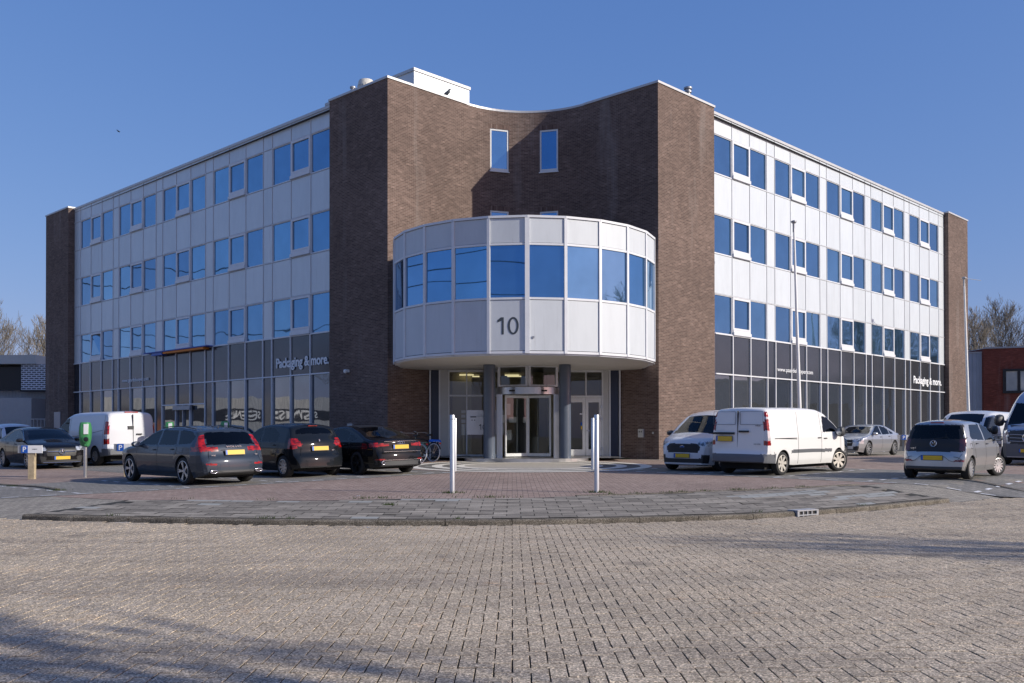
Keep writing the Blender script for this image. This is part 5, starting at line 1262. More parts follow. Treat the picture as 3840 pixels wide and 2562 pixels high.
def car(name, cat, label, sp, xy, yaw, group=None, z=None, ds=.022, reg=True):
    root = empty(name, (0, 0, 0)); tag(root, label, cat, group); c = Car(name, sp, ds); mats = dict(body=sp['paint'], bumper='trim', wheel_well='wheel_well', windscreen='car_glass', rear_window='car_glass', window='car_glass', tail_light='tail_red', headlight='head_lamp', grille='black', door=sp['paint'], roof='black', sill='trim', tailgate=sp['paint'], reflector='tail_red', lower_grille='black', clear_lens='lamp_clear', rubbing_strip='trim_grey')
    mats.update(sp.get('mats', {})); c.build(root, mats)
    tr = sp['W']/2-.015; ft = sp.get('steer', 0)
    for (xa, st) in ((c.xa[0], ft), (c.xa[1], 0)):
        for sg in (1, -1): wheel(root, xa, sg*(tr-.0), sp['D'], sg, st, sp['rim'][0], sp['rim'][1], sp['rim'][2], rf=sp['rim'][3] if len(sp['rim']) > 3 else .70)
    m = MB(); m.box(-sp['L']/2+.35, sp['L']/2-.35, -sp['W']/2+.26, sp['W']/2-.26, .17, .45); m.build('underbody', M['wheel_well'], root)
    H_ = sp['H']; van = H_ > 1.7; sz_ = .30 if van else 0.0; bz_ = 1.0 if H_ < 1.6 else 1.12 if H_ < 1.85 else 1.22 if H_ < 2.2 else 1.36
    cowl = max([p[0] for p in c.top_ if p[1] > bz_]); fx = cowl-1.02
    m = MB(); m.box(-sp['L']/2+.5, cowl-.3, -sp['W']/2+.30, sp['W']/2-.30, .45, .62+sz_); m.obox((cowl-.62, -sp['W']/2+.26, .6), (.34, 0, 0), (0, sp['W']-.52, 0), (0, 0, bz_-.66)); m.build('interior_floor', M['upholstery'], root)
    rows_ = [(fx, (-.38, .38))]+([] if van and sp['paint'] != 'paint_white' else [(fx-.95, (-.42, 0, .42))])
    for rx_, ys_ in rows_:
        for y_ in ys_:
            m = MB(); w2 = .22 if len(ys_) == 2 else .19; h2 = (1.18 if len(ys_) == 2 else 1.10)+sz_
            m.tube([(rx_-.02, y_, .6+sz_), (rx_-.06, y_, .85+sz_), (rx_-.16, y_, h2-.06), (rx_-.18, y_, h2)], [w2, w2*1.05, w2*.9, w2*.55], 10)
            m.v = [((v[0]-(rx_-.1))*.38+rx_-.1+(-.1*(v[2]-.6-sz_)), v[1], v[2]) for v in m.v]
            m.tube([(rx_-.2, y_, h2-.02), (rx_-.21, y_, h2+.04)], .02, 5); m.tube([(rx_-.20, y_-.11, h2+.09), (rx_-.20, y_+.11, h2+.09)], .07, 8); m.build('seat', M['upholstery'], root, 50)
    ring_ = MB(); ring(ring_, (fx+.52, .38, .98+sz_), (-1, 0, .45), .18, .014); ring_.build('steering_wheel', M['black'], root, True)
    if sp.get('rear_lines'):
        m = MB()
        for ln in sp['rear_lines']:
            m.tube([(c.xr(z_, y_)-.001, y_, z_) for y_, z_ in ln], .0045, 4)
        m.build('panel_gap', M['black'], root)
    m = MB()
    for line in sp.get('seams', []):
        for sg in (1, -1): c.seam(m, line, sg)
    if m.v: m.build('panel_gap', M['black'], root)
    for (x, z_) in sp.get('handles', []):
        for sg in (1, -1):
            p = c.side(x, z_, .0); m = MB(); m.tube([(x-.09, sg*(p[1]+.004), z_), (x-.04, sg*(p[1]+.022), z_+.004), (x+.05, sg*(p[1]+.022), z_+.004), (x+.09, sg*(p[1]+.004), z_)], .014, 8); m.build('door_handle', M[sp.get('handle_mat', sp['paint'])], root, True)
    if 'mirror' in sp:
        mx_, mz_, sz = sp['mirror']; 
        for sg in (1, -1): mirror(root, mx_, sg*c.Y(mx_, mz_), mz_, sg, sp.get('mirror_mat', sp['paint']), sz, 1.45 if sz > 1.4 else 1.0)
    for f in sp.get('extra', []): f(root, c)
    place(root, xy[0], xy[1], yaw, z); return root
def P_(pl): return pl
PLAN = lambda L, nose=.70, tail=.80: [(L/2+.1, nose-.03), (L/2, nose), (L/2-.12, nose+.12), (L/2-.35, .955), (L/2-.7, 1.0), (-L/2+.6, 1.0), (-L/2+.3, .97), (-L/2+.08, tail+.08), (-L/2, tail), (-L/2-.1, tail-.03)]
def shiftx(pr, d): return [(x+d, z) for x, z in pr]
def chrome_box(nm, x0, x1, y0, y1, z0, z1, mat='chrome'):
    def f(root, c): m = MB(); m.box(x0, x1, y0, y1, z0, z1); m.build(nm, M[mat], root)
    return f
def wiper(x0, y0, z0, x1, y1, z1):
    def f(root, c): m = MB(); m.tube([(x0, y0, z0), (x1, y1, z1)], .009, 5); m.build('rear_wiper', M['black'], root)
    return f
def exhausts(x, ys, z, w=.09, h=.045):
    def f(root, c):
        for y in ys: m = MB(); n = 14; pts = [(x, y+math.cos(2*math.pi*k/n)*w, z+math.sin(2*math.pi*k/n)*h) for k in range(n+1)]; m.tube(pts, .011, 6, False); o = m.build('exhaust', M['chrome'], root, True); m = MB(); m.poly([(x+.01, y+math.cos(2*math.pi*k/n)*w, z+math.sin(2*math.pi*k/n)*h) for k in range(n)]); m.build('exhaust_opening', M['black'], o)
    return f
def badge_text(s, x, y, z, h, w, mat='chrome', nx=-1):
    def f(root, c): m = MB(); text_on(m, s, (x, y, z), (0, nx, 0), Z, h, w, .01, .004, True); m.build('badge', M[mat], root)
    return f

# --- dark blue estate --------------------------------------------------
def cls_estate(x, y, z, zn, st):
    ay = abs(y)
    if zn == 'U': return 'sill' if z < .5 else 'body'
    if x < -1.9 and z < .30: return 'sill'
    # side windows
    if zn in 'SA' and z > .985:
        for k, w in enumerate([[(1.02, 1.0), (.30, 1.345), (-.02, 1.375), (-.02, .985), (.95, .985)], [(-.10, .985), (-.10, 1.375), (-.85, 1.365), (-1.0, .995)], [(-1.10, 1.0), (-.95, 1.36), (-1.60, 1.31), (-1.78, 1.20), (-1.70, 1.03)]]):
            if pip(x, z, w): return 'window#%d' % k
    if zn in 'TA' and .40 < x < 1.14 and z > 1.02 and ay < .74-.19*(z-1.0)/.4 and zn == 'T': return 'windscreen'
    if x < -1.88 and zn in 'TA' and .99 < z < 1.30 and ay < .66-.2*(z-1): return 'rear_window'
    # L shaped tail lights
    if x < -1.90 and .84 < z < 1.24 and ay > .69-.25*(z-.88)+(.0): 
        if z > .93 and ay > .70-.32*(z-.93): return 'tail_light'
    if x < -1.75 and .83 < z < .94 and ay > .42: return 'tail_light'
    if x < -2.25 and .50 < z < .545 and .52 < ay < .78: return 'reflector'
    if x < -2.2 and z < .36 and ay < .6: return 'bumper'
    if x > 2.1 and .62 < z < .80 and ay > .50: return 'headlight'
    if x > 2.2 and .40 < z < .72 and ay < .45: return 'grille'
    if zn == 'S' and .28 < z < .97:
        if -.05 < x < 1.05: return 'door#f'
        if -.98 < x <= -.05 and math.hypot(x+1.385, z-.345) > .42: return 'door#r'
    return 'body'
est = dict(rear_lines=[[(-.74, .60), (.74, .60)], [(-.70, .60), (-.66, .85), (-.62, .95)], [(.70, .60), (.66, .85), (.62, .95)], [(-.55, .70), (-.45, .66), (.45, .66), (.55, .70)], [(-.60, .40), (-.4, .33), (.4, .33), (.60, .40)]], L=4.76, W=1.85, H=1.43, axles=(1.485, -1.385), D=.69, paint='paint_blue_grey', r=.10, crown=.04, bulge=.13,
 top=[(2.38, .27), (2.375, .58), (2.33, .74), (2.2, .83), (1.85, .91), (1.25, .985), (1.12, 1.01), (.78, 1.17), (.35, 1.345), (.1, 1.40), (-.3, 1.43), (-.9, 1.42), (-1.5, 1.37), (-1.86, 1.33), (-1.90, 1.29), (-2.08, 1.06), (-2.17, .96), (-2.22, .90), (-2.26, .72), (-2.34, .66), (-2.375, .58), (-2.38, .30)],
 bot=[(2.38, .25), (2.0, .19), (-1.9, .19), (-2.2, .24), (-2.38, .29)], plan=PLAN(4.76, .72, .84), g=G0,
 seams=[[(1.05, .30), (1.08, .7), (1.02, .99)], [(-.05, .26), (-.06, .99)], [(-.99, .72), (-1.05, .85), (-1.04, .99)], [(-.98, .30), (1.05, .26)], [(-1.2, .80), (-1.38, .80), (-1.38, .92)]], handles=[(.10, .86), (-.83, .88)], mirror=(.92, .98, 1.0),
 rim=('rim_silver', 5, 'double', .74), cls=cls_estate,
 extra=[lambda r, c: plate(r, (-2.30, 0, .80), (-1, 0, .16)), exhausts(-2.375, (-.62, .62), .34, .10, .035), wiper(-2.14, 0, .99, -2.06, -.30, 1.06),
   badge_text('VOLVO', -2.235, 0, .925, .035, .42), badge_text('V60', -2.275, .58, .72, .035, .12), badge_text('T8', -2.275, -.60, .72, .035, .08), chrome_box('tailgate_handle', -2.262, -2.25, -.34, .34, .865, .875, 'trim')])
# thin sill line below the tail lights and the white upper edge of roof rail
def rails(root, c):
    for sg in (1, -1):
        m = MB(); m.tube([(x, sg*(c.Y(x, 1.36)-.06), z) for x, z in ((.05, 1.42), (-.4, 1.455), (-1.0, 1.445), (-1.6, 1.385))], .014, 6); m.build('roof_rail', M['trim'], root, True)
    m = MB(); m.add([(-1.35, 0, 1.42), (-1.52, -.02, 1.41), (-1.52, .02, 1.41), (-1.5, 0, 1.47)], [(0, 1, 3), (0, 3, 2), (1, 2, 3)]); m.build('aerial_fin', M[est['paint']], root)
est['extra'].append(rails)
car('dark_blue_estate_car', 'car', 'dark blue grey estate car with twin exhausts, nearest of the three dark cars', est, (-8.53, 25.46), R(137.0), 'cars parked side by side on the left')
# --- black hatchback ----------------------------------------------------
def cls_hatch(x, y, z, zn, st):
    ay = abs(y)
    if zn == 'U': return 'body'
    if zn in 'SA' and z > .99:
        for k, w in enumerate([[(1.0, 1.0), (.30, 1.36), (.0, 1.39), (.0, .99)], [(-.08, .99), (-.08, 1.39), (-.62, 1.375), (-.95, 1.22), (-.98, 1.03), (-.8, 1.0)]]):
            if pip(x, z, w): return 'window#%d' % k
    if zn == 'T' and .42 < x < 1.10 and z > 1.03 and ay < .72-.2*(z-1)/.4: return 'windscreen'
    if x < -1.38 and zn in 'TA' and 1.03 < z < 1.38:
        if (ay/.60)**2.6+((z-1.205)/.172)**2.6 < 1: return 'rear_window'
    if x < -1.50 and .80 < z < 1.08 and ay > .52+.55*abs(z-.93)+(.10 if z < .87 else 0): return 'tail_light'
    if x < -1.8 and .34 < z < .58: return 'bumper_band'
    if x > 1.6 and .66 < z < .86 and ay > .45: return 'headlight'
    if x > 1.8 and .3 < z < .6 and ay < .5: return 'grille'
    if zn == 'S' and .28 < z < .97:
        if -.04 < x < 1.0: return 'door#f'
        if -.90 < x <= -.04 and math.hypot(x+1.27, z-.31) > .39: return 'door#r'
    return 'body'
hat = dict(rear_lines=[[(-.66, .58), (.66, .58)], [(-.62, .58), (-.56, .82), (-.62, 1.06)], [(.62, .58), (.56, .82), (.62, 1.06)], [(-.36, .88), (.36, .88)]], L=4.03, W=1.73, H=1.47, axles=(1.27, -1.27), D=.62, paint='paint_black_metal', r=.10, crown=.045, bulge=.16,
 top=[(2.05, .27), (2.04, .55), (1.98, .70), (1.75, .84), (1.15, .985), (1.05, 1.02), (.7, 1.2), (.3, 1.385), (.0, 1.45), (-.4, 1.47), (-1.0, 1.455), (-1.40, 1.41), (-1.46, 1.37), (-1.66, 1.08), (-1.74, 1.0), (-1.80, .90), (-1.83, .66), (-1.93, .60), (-1.97, .52), (-1.98, .30)],
 bot=[(2.05, .24), (1.7, .2), (-1.5, .2), (-1.98, .28)], plan=PLAN(4.0, .70, .80), g=[(.2, .90), (.35, .965), (.6, 1.0), (.8, .99), (.97, .955), (1.42, .77), (1.5, .73)],
 seams=[[(1.0, .30), (1.04, .7), (.98, 1.0)], [(-.04, .26), (-.05, .99)], [(-.9, .6), (-1.02, .85), (-1.0, 1.0)]], handles=[(.1, .88), (-.80, .90)], mirror=(.88, 1.0, 1.0), rim=('rim_silver', 9, 'wide', .66),
 cls=cls_hatch, mats={'bumper_band': 'paint_black_metal'},
 extra=[lambda r, c: plate(r, (-1.845, 0, .80), (-1, 0, .12)), wiper(-1.69, 0, 1.03, -1.60, -.34, 1.09), chrome_box('stop_lamp', -1.47, -1.43, -.14, .14, 1.415, 1.435, 'tail_red'), badge_text('207', -1.835, -.42, .73, .03, .09), badge_text('X', -1.79, .02, .985, .05, .05)])
def lion(root, c): m = MB(); m.tube([(-1.80, .02, .99), (-1.79, -.015, 1.02), (-1.785, .01, 1.05)], .012, 6); m.tube([(-1.80, -.02, .99), (-1.795, .0, 1.01)], .01, 6); m.build('badge', M['chrome'], root)
hat['extra'][4] = lion
car('black_hatchback', 'car', 'black hatchback with rounded rear window between the estate car and the black coupe', hat, (-6.59, 28.09), R(134.0), 'cars parked side by side on the left')
# --- black fastback coupe ----------------------------------------------
def cls_coupe(x, y, z, zn, st):
    ay = abs(y)
    if zn == 'U': return 'body'
    if zn in 'SA' and z > .965:
        for k, w in enumerate([[(1.05, .97), (.32, 1.28), (.0, 1.33), (.0, .96)], [(-.06, .96), (-.06, 1.33), (-.6, 1.30), (-.85, 1.2), (-.88, .98)], [(-.94, .98), (-.92, 1.19), (-1.32, 1.05), (-1.30, .99)]]):
            if pip(x, z, w): return 'window#%d' % k
    if zn == 'T' and .40 < x < 1.16 and z > .99 and ay < .70-.2*(z-1)/.4: return 'windscreen'
    if zn == 'T' and -1.90 < x < -.95 and z > 1.05 and ay < .62-.12*(z-1)/.3: return 'rear_window'
    if zn == 'T' and -.90 <= x < .34 and z > 1.3 and ay < .46: return 'roof'
    if x < -2.0 and .78 < z < .90+.02*(ay > .7) and ay > .36 and z > .80+(.86-ay)*.06: return 'tail_light'
    if x < -2.2 and .435 < z < .465 and ay > .55: return 'reflector'
    if x < -2.25 and z < .40 and ay < .7: return 'bumper'
    if x > 2.0 and .62 < z < .78 and ay > .5: return 'headlight'
    if x > 2.2 and .3 < z < .68 and ay < .5: return 'grille'
    if zn == 'S' and .28 < z < .94:
        if -.02 < x < 1.1: return 'door#f'
        if -.92 < x <= -.02 and math.hypot(x+1.41, z-.33) > .41: return 'door#r'
    return 'body'
cou = dict(rear_lines=[[(-.70, .64), (.70, .64)], [(-.60, .64), (-.58, .78)], [(.60, .64), (.58, .78)], [(-.70, .50), (.70, .50)]], L=4.73, W=1.84, H=1.39, axles=(1.41, -1.41), D=.67, paint='paint_black', r=.09, crown=.035, bulge=.14,
 top=[(2.28, .25), (2.27, .56), (2.2, .68), (2.0, .80), (1.3, .94), (1.12, .975), (.75, 1.14), (.3, 1.31), (.0, 1.365), (-.35, 1.39), (-.8, 1.36), (-1.3, 1.22), (-1.75, 1.06), (-2.05, 1.0), (-2.28, .985), (-2.32, .95), (-2.33, .72), (-2.37, .66), (-2.42, .56), (-2.43, .28)],
 bot=[(2.28, .22), (1.9, .17), (-1.9, .18), (-2.43, .26)], plan=PLAN(4.7, .70, .83), g=[(.2, .90), (.35, .96), (.55, 1.0), (.75, .995), (.93, .955), (1.33, .745), (1.45, .68)],
 seams=[[(1.1, .30), (1.14, .7), (1.06, .96)], [(-.02, .26), (-.03, .96)], [(-.95, .62), (-1.08, .85), (-1.02, .97)], [(1.9, .72), (.0, .78), (-1.9, .82)]], handles=[(.12, .84), (-.80, .86)], mirror=(.95, .96, 1.0), rim=('rim_dark', 5, 'double', .76), cls=cls_coupe,
 extra=[lambda r, c: plate(r, (-2.345, 0, .80), (-1, 0, .05)), exhausts(-2.43, (-.66, .66), .36, .05, .045), chrome_box('chrome_strip', -2.41, -2.35, -.62, .62, .665, .675), chrome_box('chrome_strip', -2.445, -2.42, -.68, .68, .43, .44), chrome_box('chrome_strip', -2.32, -2.31, -.55, .55, .955, .962)])
def aud(root, c):
    m = MB()
    for k in range(4): ring(m, (-2.335, -.092+k*.061, .915), (-1, 0, 0), .038, .006)
    m.build('badge', M['chrome'], root)
cou['extra'].append(aud)
car('black_coupe', 'car', 'low black fastback car beside the bicycles and the entrance', cou, (-4.71, 29.25), R(131.5), 'cars parked side by side on the left')
# --- black saloon, front view --------------------------------------------
def cls_saloon(sc=1.0):
    def f(x, y, z, zn, st):
        ay = abs(y)
        if zn == 'U': return 'body'
        if zn in 'SA' and z > .985:
            for k, w in enumerate([[(1.02, 1.0), (.30, 1.36), (.0, 1.385), (.0, .98)], [(-.06, .98), (-.06, 1.385), (-.6, 1.34), (-.86, 1.22), (-.88, 1.0)], [(-.93, 1.0), (-.92, 1.2), (-1.28, 1.06), (-1.26, 1.01)]]):
                if pip(x, z, w): return 'window#%d' % k
        if zn == 'T' and .38 < x < 1.14 and z > 1.01 and ay < .72-.2*(z-1)/.4: return 'windscreen'
        if zn == 'T' and -1.75 < x < -.85 and z > 1.08 and ay < .60: return 'rear_window'
        if x > 1.85 and .64 < z < .78 and ay > .50 and z > .60+.09*(1.0-ay): return 'headlight'
        if x > 2.10 and .46 < z < .74 and ay < .50-.25*abs(z-.60): return 'grille'
        if x > 2.12 and .24 < z < .44 and (.52 < ay < .82): return 'lower_grille'
        if x > 2.12 and .22 < z < .30 and ay < .6: return 'lower_grille'
        if x < -2.0 and .82 < z < .97 and ay > .45: return 'tail_light'
        if zn == 'S' and .28 < z < .97:
            if .0 < x < 1.08: return 'door#f'
            if -.90 < x <= .0 and math.hypot(x+1.4, z-.33) > .41: return 'door#r'
        return 'body'
    return f
def saloon(paint_, rim, H=1.44, L=4.69, wb=2.73, W=1.83, star_y=True, D=.66):
    d = dict(L=L, W=W, H=H, axles=(wb/2, -wb/2), D=D, paint=paint_, r=.09, crown=.035, bulge=.17,
     top=[(2.27, .24), (2.265, .52), (2.24, .68), (2.1, .79), (1.8, .88), (1.25, .97), (1.1, 1.0), (.75, 1.17), (.3, 1.36), (.0, 1.415), (-.4, 1.44), (-.85, 1.38), (-1.3, 1.23), (-1.7, 1.10), (-2.05, 1.05), (-2.28, 1.02), (-2.33, .92), (-2.36, .66), (-2.40, .58), (-2.41, .28)],
     bot=[(2.27, .20), (1.9, .17), (-1.9, .18), (-2.41, .26)], plan=PLAN(4.68, .72, .82), g=[(.2, .90), (.35, .96), (.55, 1.0), (.75, .995), (.95, .955), (1.36, .745), (1.45, .70)],
     seams=[[(1.08, .28), (1.12, .7), (1.05, .98)], [(0, .26), (-.01, .98)], [(-.92, .60), (-1.05, .85), (-1.0, .99)]], handles=[(.14, .86), (-.80, .89)], mirror=(.93, .99, 1.0), rim=rim, cls=cls_saloon(), ns=46, extra=[lambda r, c: plate(r, (2.285, 0, .385), (1, 0, .0))])
    def f(root, c):
        m = MB(); star(m, (2.29, 0, .60), (1, 0, .05), .095); m.build('badge', M['chrome'], root)
        for sg in (1, -1): m = MB(); m.tube([(2.285, sg*.10, .60), (2.25, sg*.47, .605)], [.014, .01], 6); m.build('grille_bar', M['chrome'], root)
        m = MB(); m.tube([(2.25, -.62, .235), (2.285, -.3, .225), (2.29, 0, .225), (2.285, .3, .225), (2.25, .62, .235)], .008, 6); m.build('chrome_strip', M['chrome'], root)
        for sg in (1, -1): m = MB(); pts = [(x, z_) for x, z_ in ((1.03, 1.0), (.30, 1.37), (-.05, 1.40), (-.6, 1.355), (-.95, 1.23), (-1.30, 1.07))]; m.tube([(p[0], sg*(c.side(*p, .002)[1]), p[1]) for p in pts], .008, 5); m.build('window_trim', M['chrome'], root)
    d['extra'].append(f); return d
car('black_saloon', 'car', 'black saloon facing the viewer behind the wooden sign post', saloon('paint_black', ('rim_silver', 10, 'thin', .72)), (-17.25, 35.3), R(-46.5), 'cars facing the street beside the white panel van')
sil = saloon('paint_silver', ('rim_silver', 10, 'thin', .72), wb=2.8)
car('silver_saloon', 'car', 'silver saloon parked close to the sunlit wing behind the white van', sil, (16.75, 45.9), R(-135), None)
# --- silver city car ------------------------------------------------------
def cls_up(x, y, z, zn, st):
    ay = abs(y)
    if zn == 'U': return 'body'
    if zn in 'SA' and z > 1.0:
        for k, w in enumerate([[(1.0, 1.02), (.42, 1.40), (.02, 1.43), (.02, 1.0)], [(-.05, 1.0), (-.05, 1.43), (-.85, 1.42), (-1.12, 1.12), (-1.05, 1.04)]]):
            if pip(x, z, w): return 'window#%d' % k
    if zn == 'T' and .48 < x < 1.10 and z > 1.06 and ay < .68-.16*(z-1)/.4: return 'windscreen'
    if x < -1.28 and .74 < z < 1.09 and ay > .60: return 'tail_light' if .745 < z < 1.07-.5*(.70-min(ay, .70)) and .62 < ay < .755 and x < -1.45 else ('body' if ay > .735 else 'tailgate')
    if x < -1.22 and .72 < z < 1.415 and ay < .72-.22*max(0, z-.98): return 'rear_window' if 1.05 < z < 1.39 and ay < .60-.12*(z-1) else 'tailgate'
    if x < -1.5 and .47 < z < .515 and .52 < ay < .74: return 'reflector'
    if x < -1.5 and z < .34 and ay < .70: return 'bumper'
    if x > 1.4 and .66 < z < .86 and ay > .48: return 'headlight'
    if x > 1.5 and .3 < z < .5 and ay < .5: return 'grille'
    if zn == 'S' and .28 < z < .99:
        if .0 < x < .98: return 'door#f'
        if -.85 < x <= .0 and math.hypot(x+1.21, z-.29) > .37: return 'door#r'
    return 'body'
up = dict(rear_lines=[[(-.72, .725), (.72, .725)], [(-.70, .68), (-.62, .55), (-.52, .46)], [(.70, .68), (.62, .55), (.52, .46)]], L=3.6, W=1.645, H=1.50, axles=(1.21, -1.21), D=.58, paint='paint_silver_warm', r=.12, crown=.05, bulge=.17,
 top=[(1.80, .27), (1.79, .58), (1.74, .76), (1.55, .90), (1.2, .99), (1.08, 1.04), (.8, 1.22), (.45, 1.41), (.2, 1.465), (-.3, 1.50), (-.9, 1.495), (-1.30, 1.46), (-1.36, 1.42), (-1.56, 1.08), (-1.63, .95), (-1.66, .75), (-1.72, .68), (-1.76, .58), (-1.77, .28)],
 bot=[(1.8, .24), (1.5, .2), (-1.4, .2), (-1.77, .26)], plan=PLAN(3.58, .74, .86), g=[(.2, .92), (.35, .975), (.55, 1.0), (.8, .99), (1.0, .945), (1.2, .86), (1.42, .745), (1.5, .70)],
 seams=[[(.98, .28), (1.0, .7), (.96, 1.02)], [(0, .26), (0, 1.0)], [(-.86, .55), (-.98, .85), (-.98, 1.02)], [(-1.16, .80), (-1.3, .80), (-1.3, .93), (-1.16, .93), (-1.16, .80)]], handles=[(.13, .90), (-.74, .92)], mirror=(.86, 1.02, 1.0), mirror_mat='trim', steer=R(-24), rim=('rim_silver', 12, 'wide', .70), cls=cls_up, mats={'tailgate': 'black', 'tail_light': 'smoked_red'},
 extra=[lambda r, c: plate(r, (-1.775, 0, .565), (-1, 0, .0)), wiper(-1.60, 0, 1.06, -1.575, -.28, 1.08), chrome_box('stop_lamp', -1.36, -1.33, -.16, .16, 1.455, 1.48, 'reflector_red'), badge_text('up!', -1.66, .50, .79, .05, .13), badge_text('VW', -1.64, 0, .905, .06, .085)])
M['reflector_red'] = M['tail_red']; simple('smoked_red', (.10, .035, .045), .2, .2, coat=.6)
def vw(root, c):
    m = MB(); ring(m, (-1.655, 0, .93), (-1, 0, .15), .078, .007); u = Vector((0, -1, 0)); c0 = Vector((-1.66, 0, .93))
    for pts in ([(-.045, .06), (-.012, -.0), (0, .025), (.012, 0), (.045, .06)], [(-.068, .03), (-.03, -.062), (0, 0.0), (.03, -.062), (.068, .03)]): m.tube([c0+u*a+Z*b for a, b in pts], .007, 5)
    m.build('badge', M['chrome'], root); m = MB(); m.tube([(-1.2, 0, 1.49), (-1.24, 0, 1.56)], .006, 5); m.build('aerial', M['black'], root)
    for sg in (1, -1):
        m = MB(); m.tube([(-1.765, sg*.30, .60), (-1.76, sg*.42, .50), (-1.73, sg*.52, .47)], .006, 5); m.tube([(-1.765, sg*.30, .60), (-1.765, -sg*.0, .625)], .006, 5); m.tube([(-1.735, sg*.52, .60), (-1.70, sg*.62, .58), (-1.66, sg*.72, .51)], .006, 5); m.build('panel_gap', M['trim'], root)
up['extra'][4] = vw
car('silver_city_car', 'car', 'small silver hatchback with black glass tailgate turning at the right edge of the forecourt', up, (11.97, 26.14), R(48.5), None)
# --- vans -------------------------------------------------------------
GV = [(.2, .93), (.4, .98), (.7, 1.0), (1.05, .995), (1.25, .97), (1.80, .86), (2.0, .83)]
def cls_vito(x, y, z, zn, st):
    ay = abs(y)
    if zn == 'U': return 'bumper'
    if z < .60 and (x < -1.95 ): return 'bumper' if not (zn == 'S' and x > -2.05+.0 and z > .60) else 'body'
    if x > 2.0 and z < .62: return 'bumper'
    if zn in 'SA' and z > 1.12:
        if pip(x, z, [(1.58, 1.20), (1.45, 1.33), (1.0, 1.62), (.68, 1.66), (.62, 1.18)]): return 'window#0'
    if zn == 'T' and .85 < x < 1.74 and z > 1.25 and ay < .64-.06*(z-1.2)/.6: return 'windscreen'
    if x < -2.17-.05*math.cos((z-1.2)*2.6) and .84 < z < 1.77 and ay > .80-.10*max(0, z-1.2):
        if z < .97: return 'tail_light'
        if z < 1.25: return 'clear_lens'
        if z < 1.57: return 'tail_light'
        if z < 1.63: return 'clear_lens'
        return 'tail_light'
    if x < -2.15 and .50 < z < .56 and ay > .84: return 'reflector'
    if zn == 'S' and -1.9 < x < 1.75 and .60 < z < .70: return 'rubbing_strip' if -1.15 < x < 1.15 else 'body'
    if x > 2.1 and .72 < z < .95 and ay > .5: return 'headlight'
    if x > 2.2 and .62 < z < .88 and ay < .5: return 'grille'
    if x < -2.25 and zn in 'TA' and .60 < z < 1.80 and ay < .80: return 'rear_door#l' if y > 0 else 'rear_door#r'
    if zn == 'S' and .28 < z < 1.74:
        if .52 < x < 1.72 and not (x > 1.4 and z > 1.5): return 'door#f'
        if -.75 < x <= .52: return 'sliding_door'
    return 'body'
vit = dict(L=4.98, W=1.90, H=1.88, axles=(1.6, -1.6), D=.66, paint='paint_white_van', r=.13, crown=.03, bulge=.12, sm=2,
 top=[(2.46, .28), (2.45, .62), (2.36, .88), (2.2, 1.02), (1.85, 1.17), (1.75, 1.22), (1.3, 1.52), (.85, 1.77), (.5, 1.85), (0, 1.88), (-2.1, 1.87), (-2.28, 1.85), (-2.34, 1.78), (-2.40, 1.30), (-2.43, .66), (-2.50, .58), (-2.51, .36)],
 bot=[(2.46, .25), (2.1, .22), (1.0, .27), (-1.0, .27), (-2.0, .34), (-2.51, .36)], plan=[(2.6, .66), (2.46, .70), (2.3, .82), (2.0, .96), (1.6, 1.0), (-2.1, 1.0), (-2.3, .985), (-2.42, .95), (-2.51, .90), (-2.6, .9)], g=GV,
 seams=[[(1.72, .32), (1.74, 1.15)], [(.53, .30), (.53, 1.78)], [(-.78, .30), (-.78, 1.3), (-.72, 1.78)], [(-.85, 1.0), (-2.05, 1.03)], [(-2.1, .5), (-2.12, .66)]], handles=[(.40, 1.02), (.75, 1.0)], handle_mat='black', mirror=(1.42, 1.18, 1.5), mirror_mat='trim', steer=R(-20), rim=('rim_cream', 7, 'five', .72), cls=cls_vito, ns=58,
 mats={'rear_door': 'paint_white_van', 'sliding_door': 'paint_white_van', 'bumper': 'trim_grey'},
 extra=[lambda r, c: plate(r, (-2.445, .42, 1.02), (-1, 0, .06), .52, .13, 'trim'), chrome_box('door_handle', -2.45, -2.40, .10, .80, 1.14, 1.20, 'black'), chrome_box('door_handle', -2.46, -2.40, -.36, -.06, 1.20, 1.25, 'black'),
   chrome_box('panel_gap', -2.425, -2.35, -.003, .003, .62, 1.80, 'trim'), badge_text('vito', -2.425, -.66, 1.37, .045, .17, 'trim'), badge_text('113 CDI', -2.435, -.64, .86, .035, .2, 'trim')])
def vslide(root, c):
    m = MB(); m.box(-2.02, -.86, -c.Y(-1.4, 1.04)-.006, -c.Y(-1.4, 1.04)+.01, 1.02, 1.04); m.build('sliding_rail', M['black'], root)
    for y0 in (.08, -.08-.72):     # pressed panels of the rear doors
        m = MB()
        for a, b in (((y0, 1.42), (y0+.72, 1.42)), ((y0, 1.78), (y0+.72, 1.78)), ((y0, 1.42), (y0, 1.78)), ((y0+.72, 1.42), (y0+.72, 1.78))):
            xx = lambda z_: -2.40-(1.30-z_)*.047-.016*0
            m.tube([(xx(a[1])-.012, a[0], a[1]), (xx(b[1])-.012, b[0], b[1])], .006, 5)
        m.build('door_pressing', M['trim_grey'], root)
vit['extra'].append(vslide)
car('white_panel_van', 'van', 'dirty white van with red tail lights and grey bumper seen from its rear corner', vit, (8.07, 28.69), R(43.5), None)
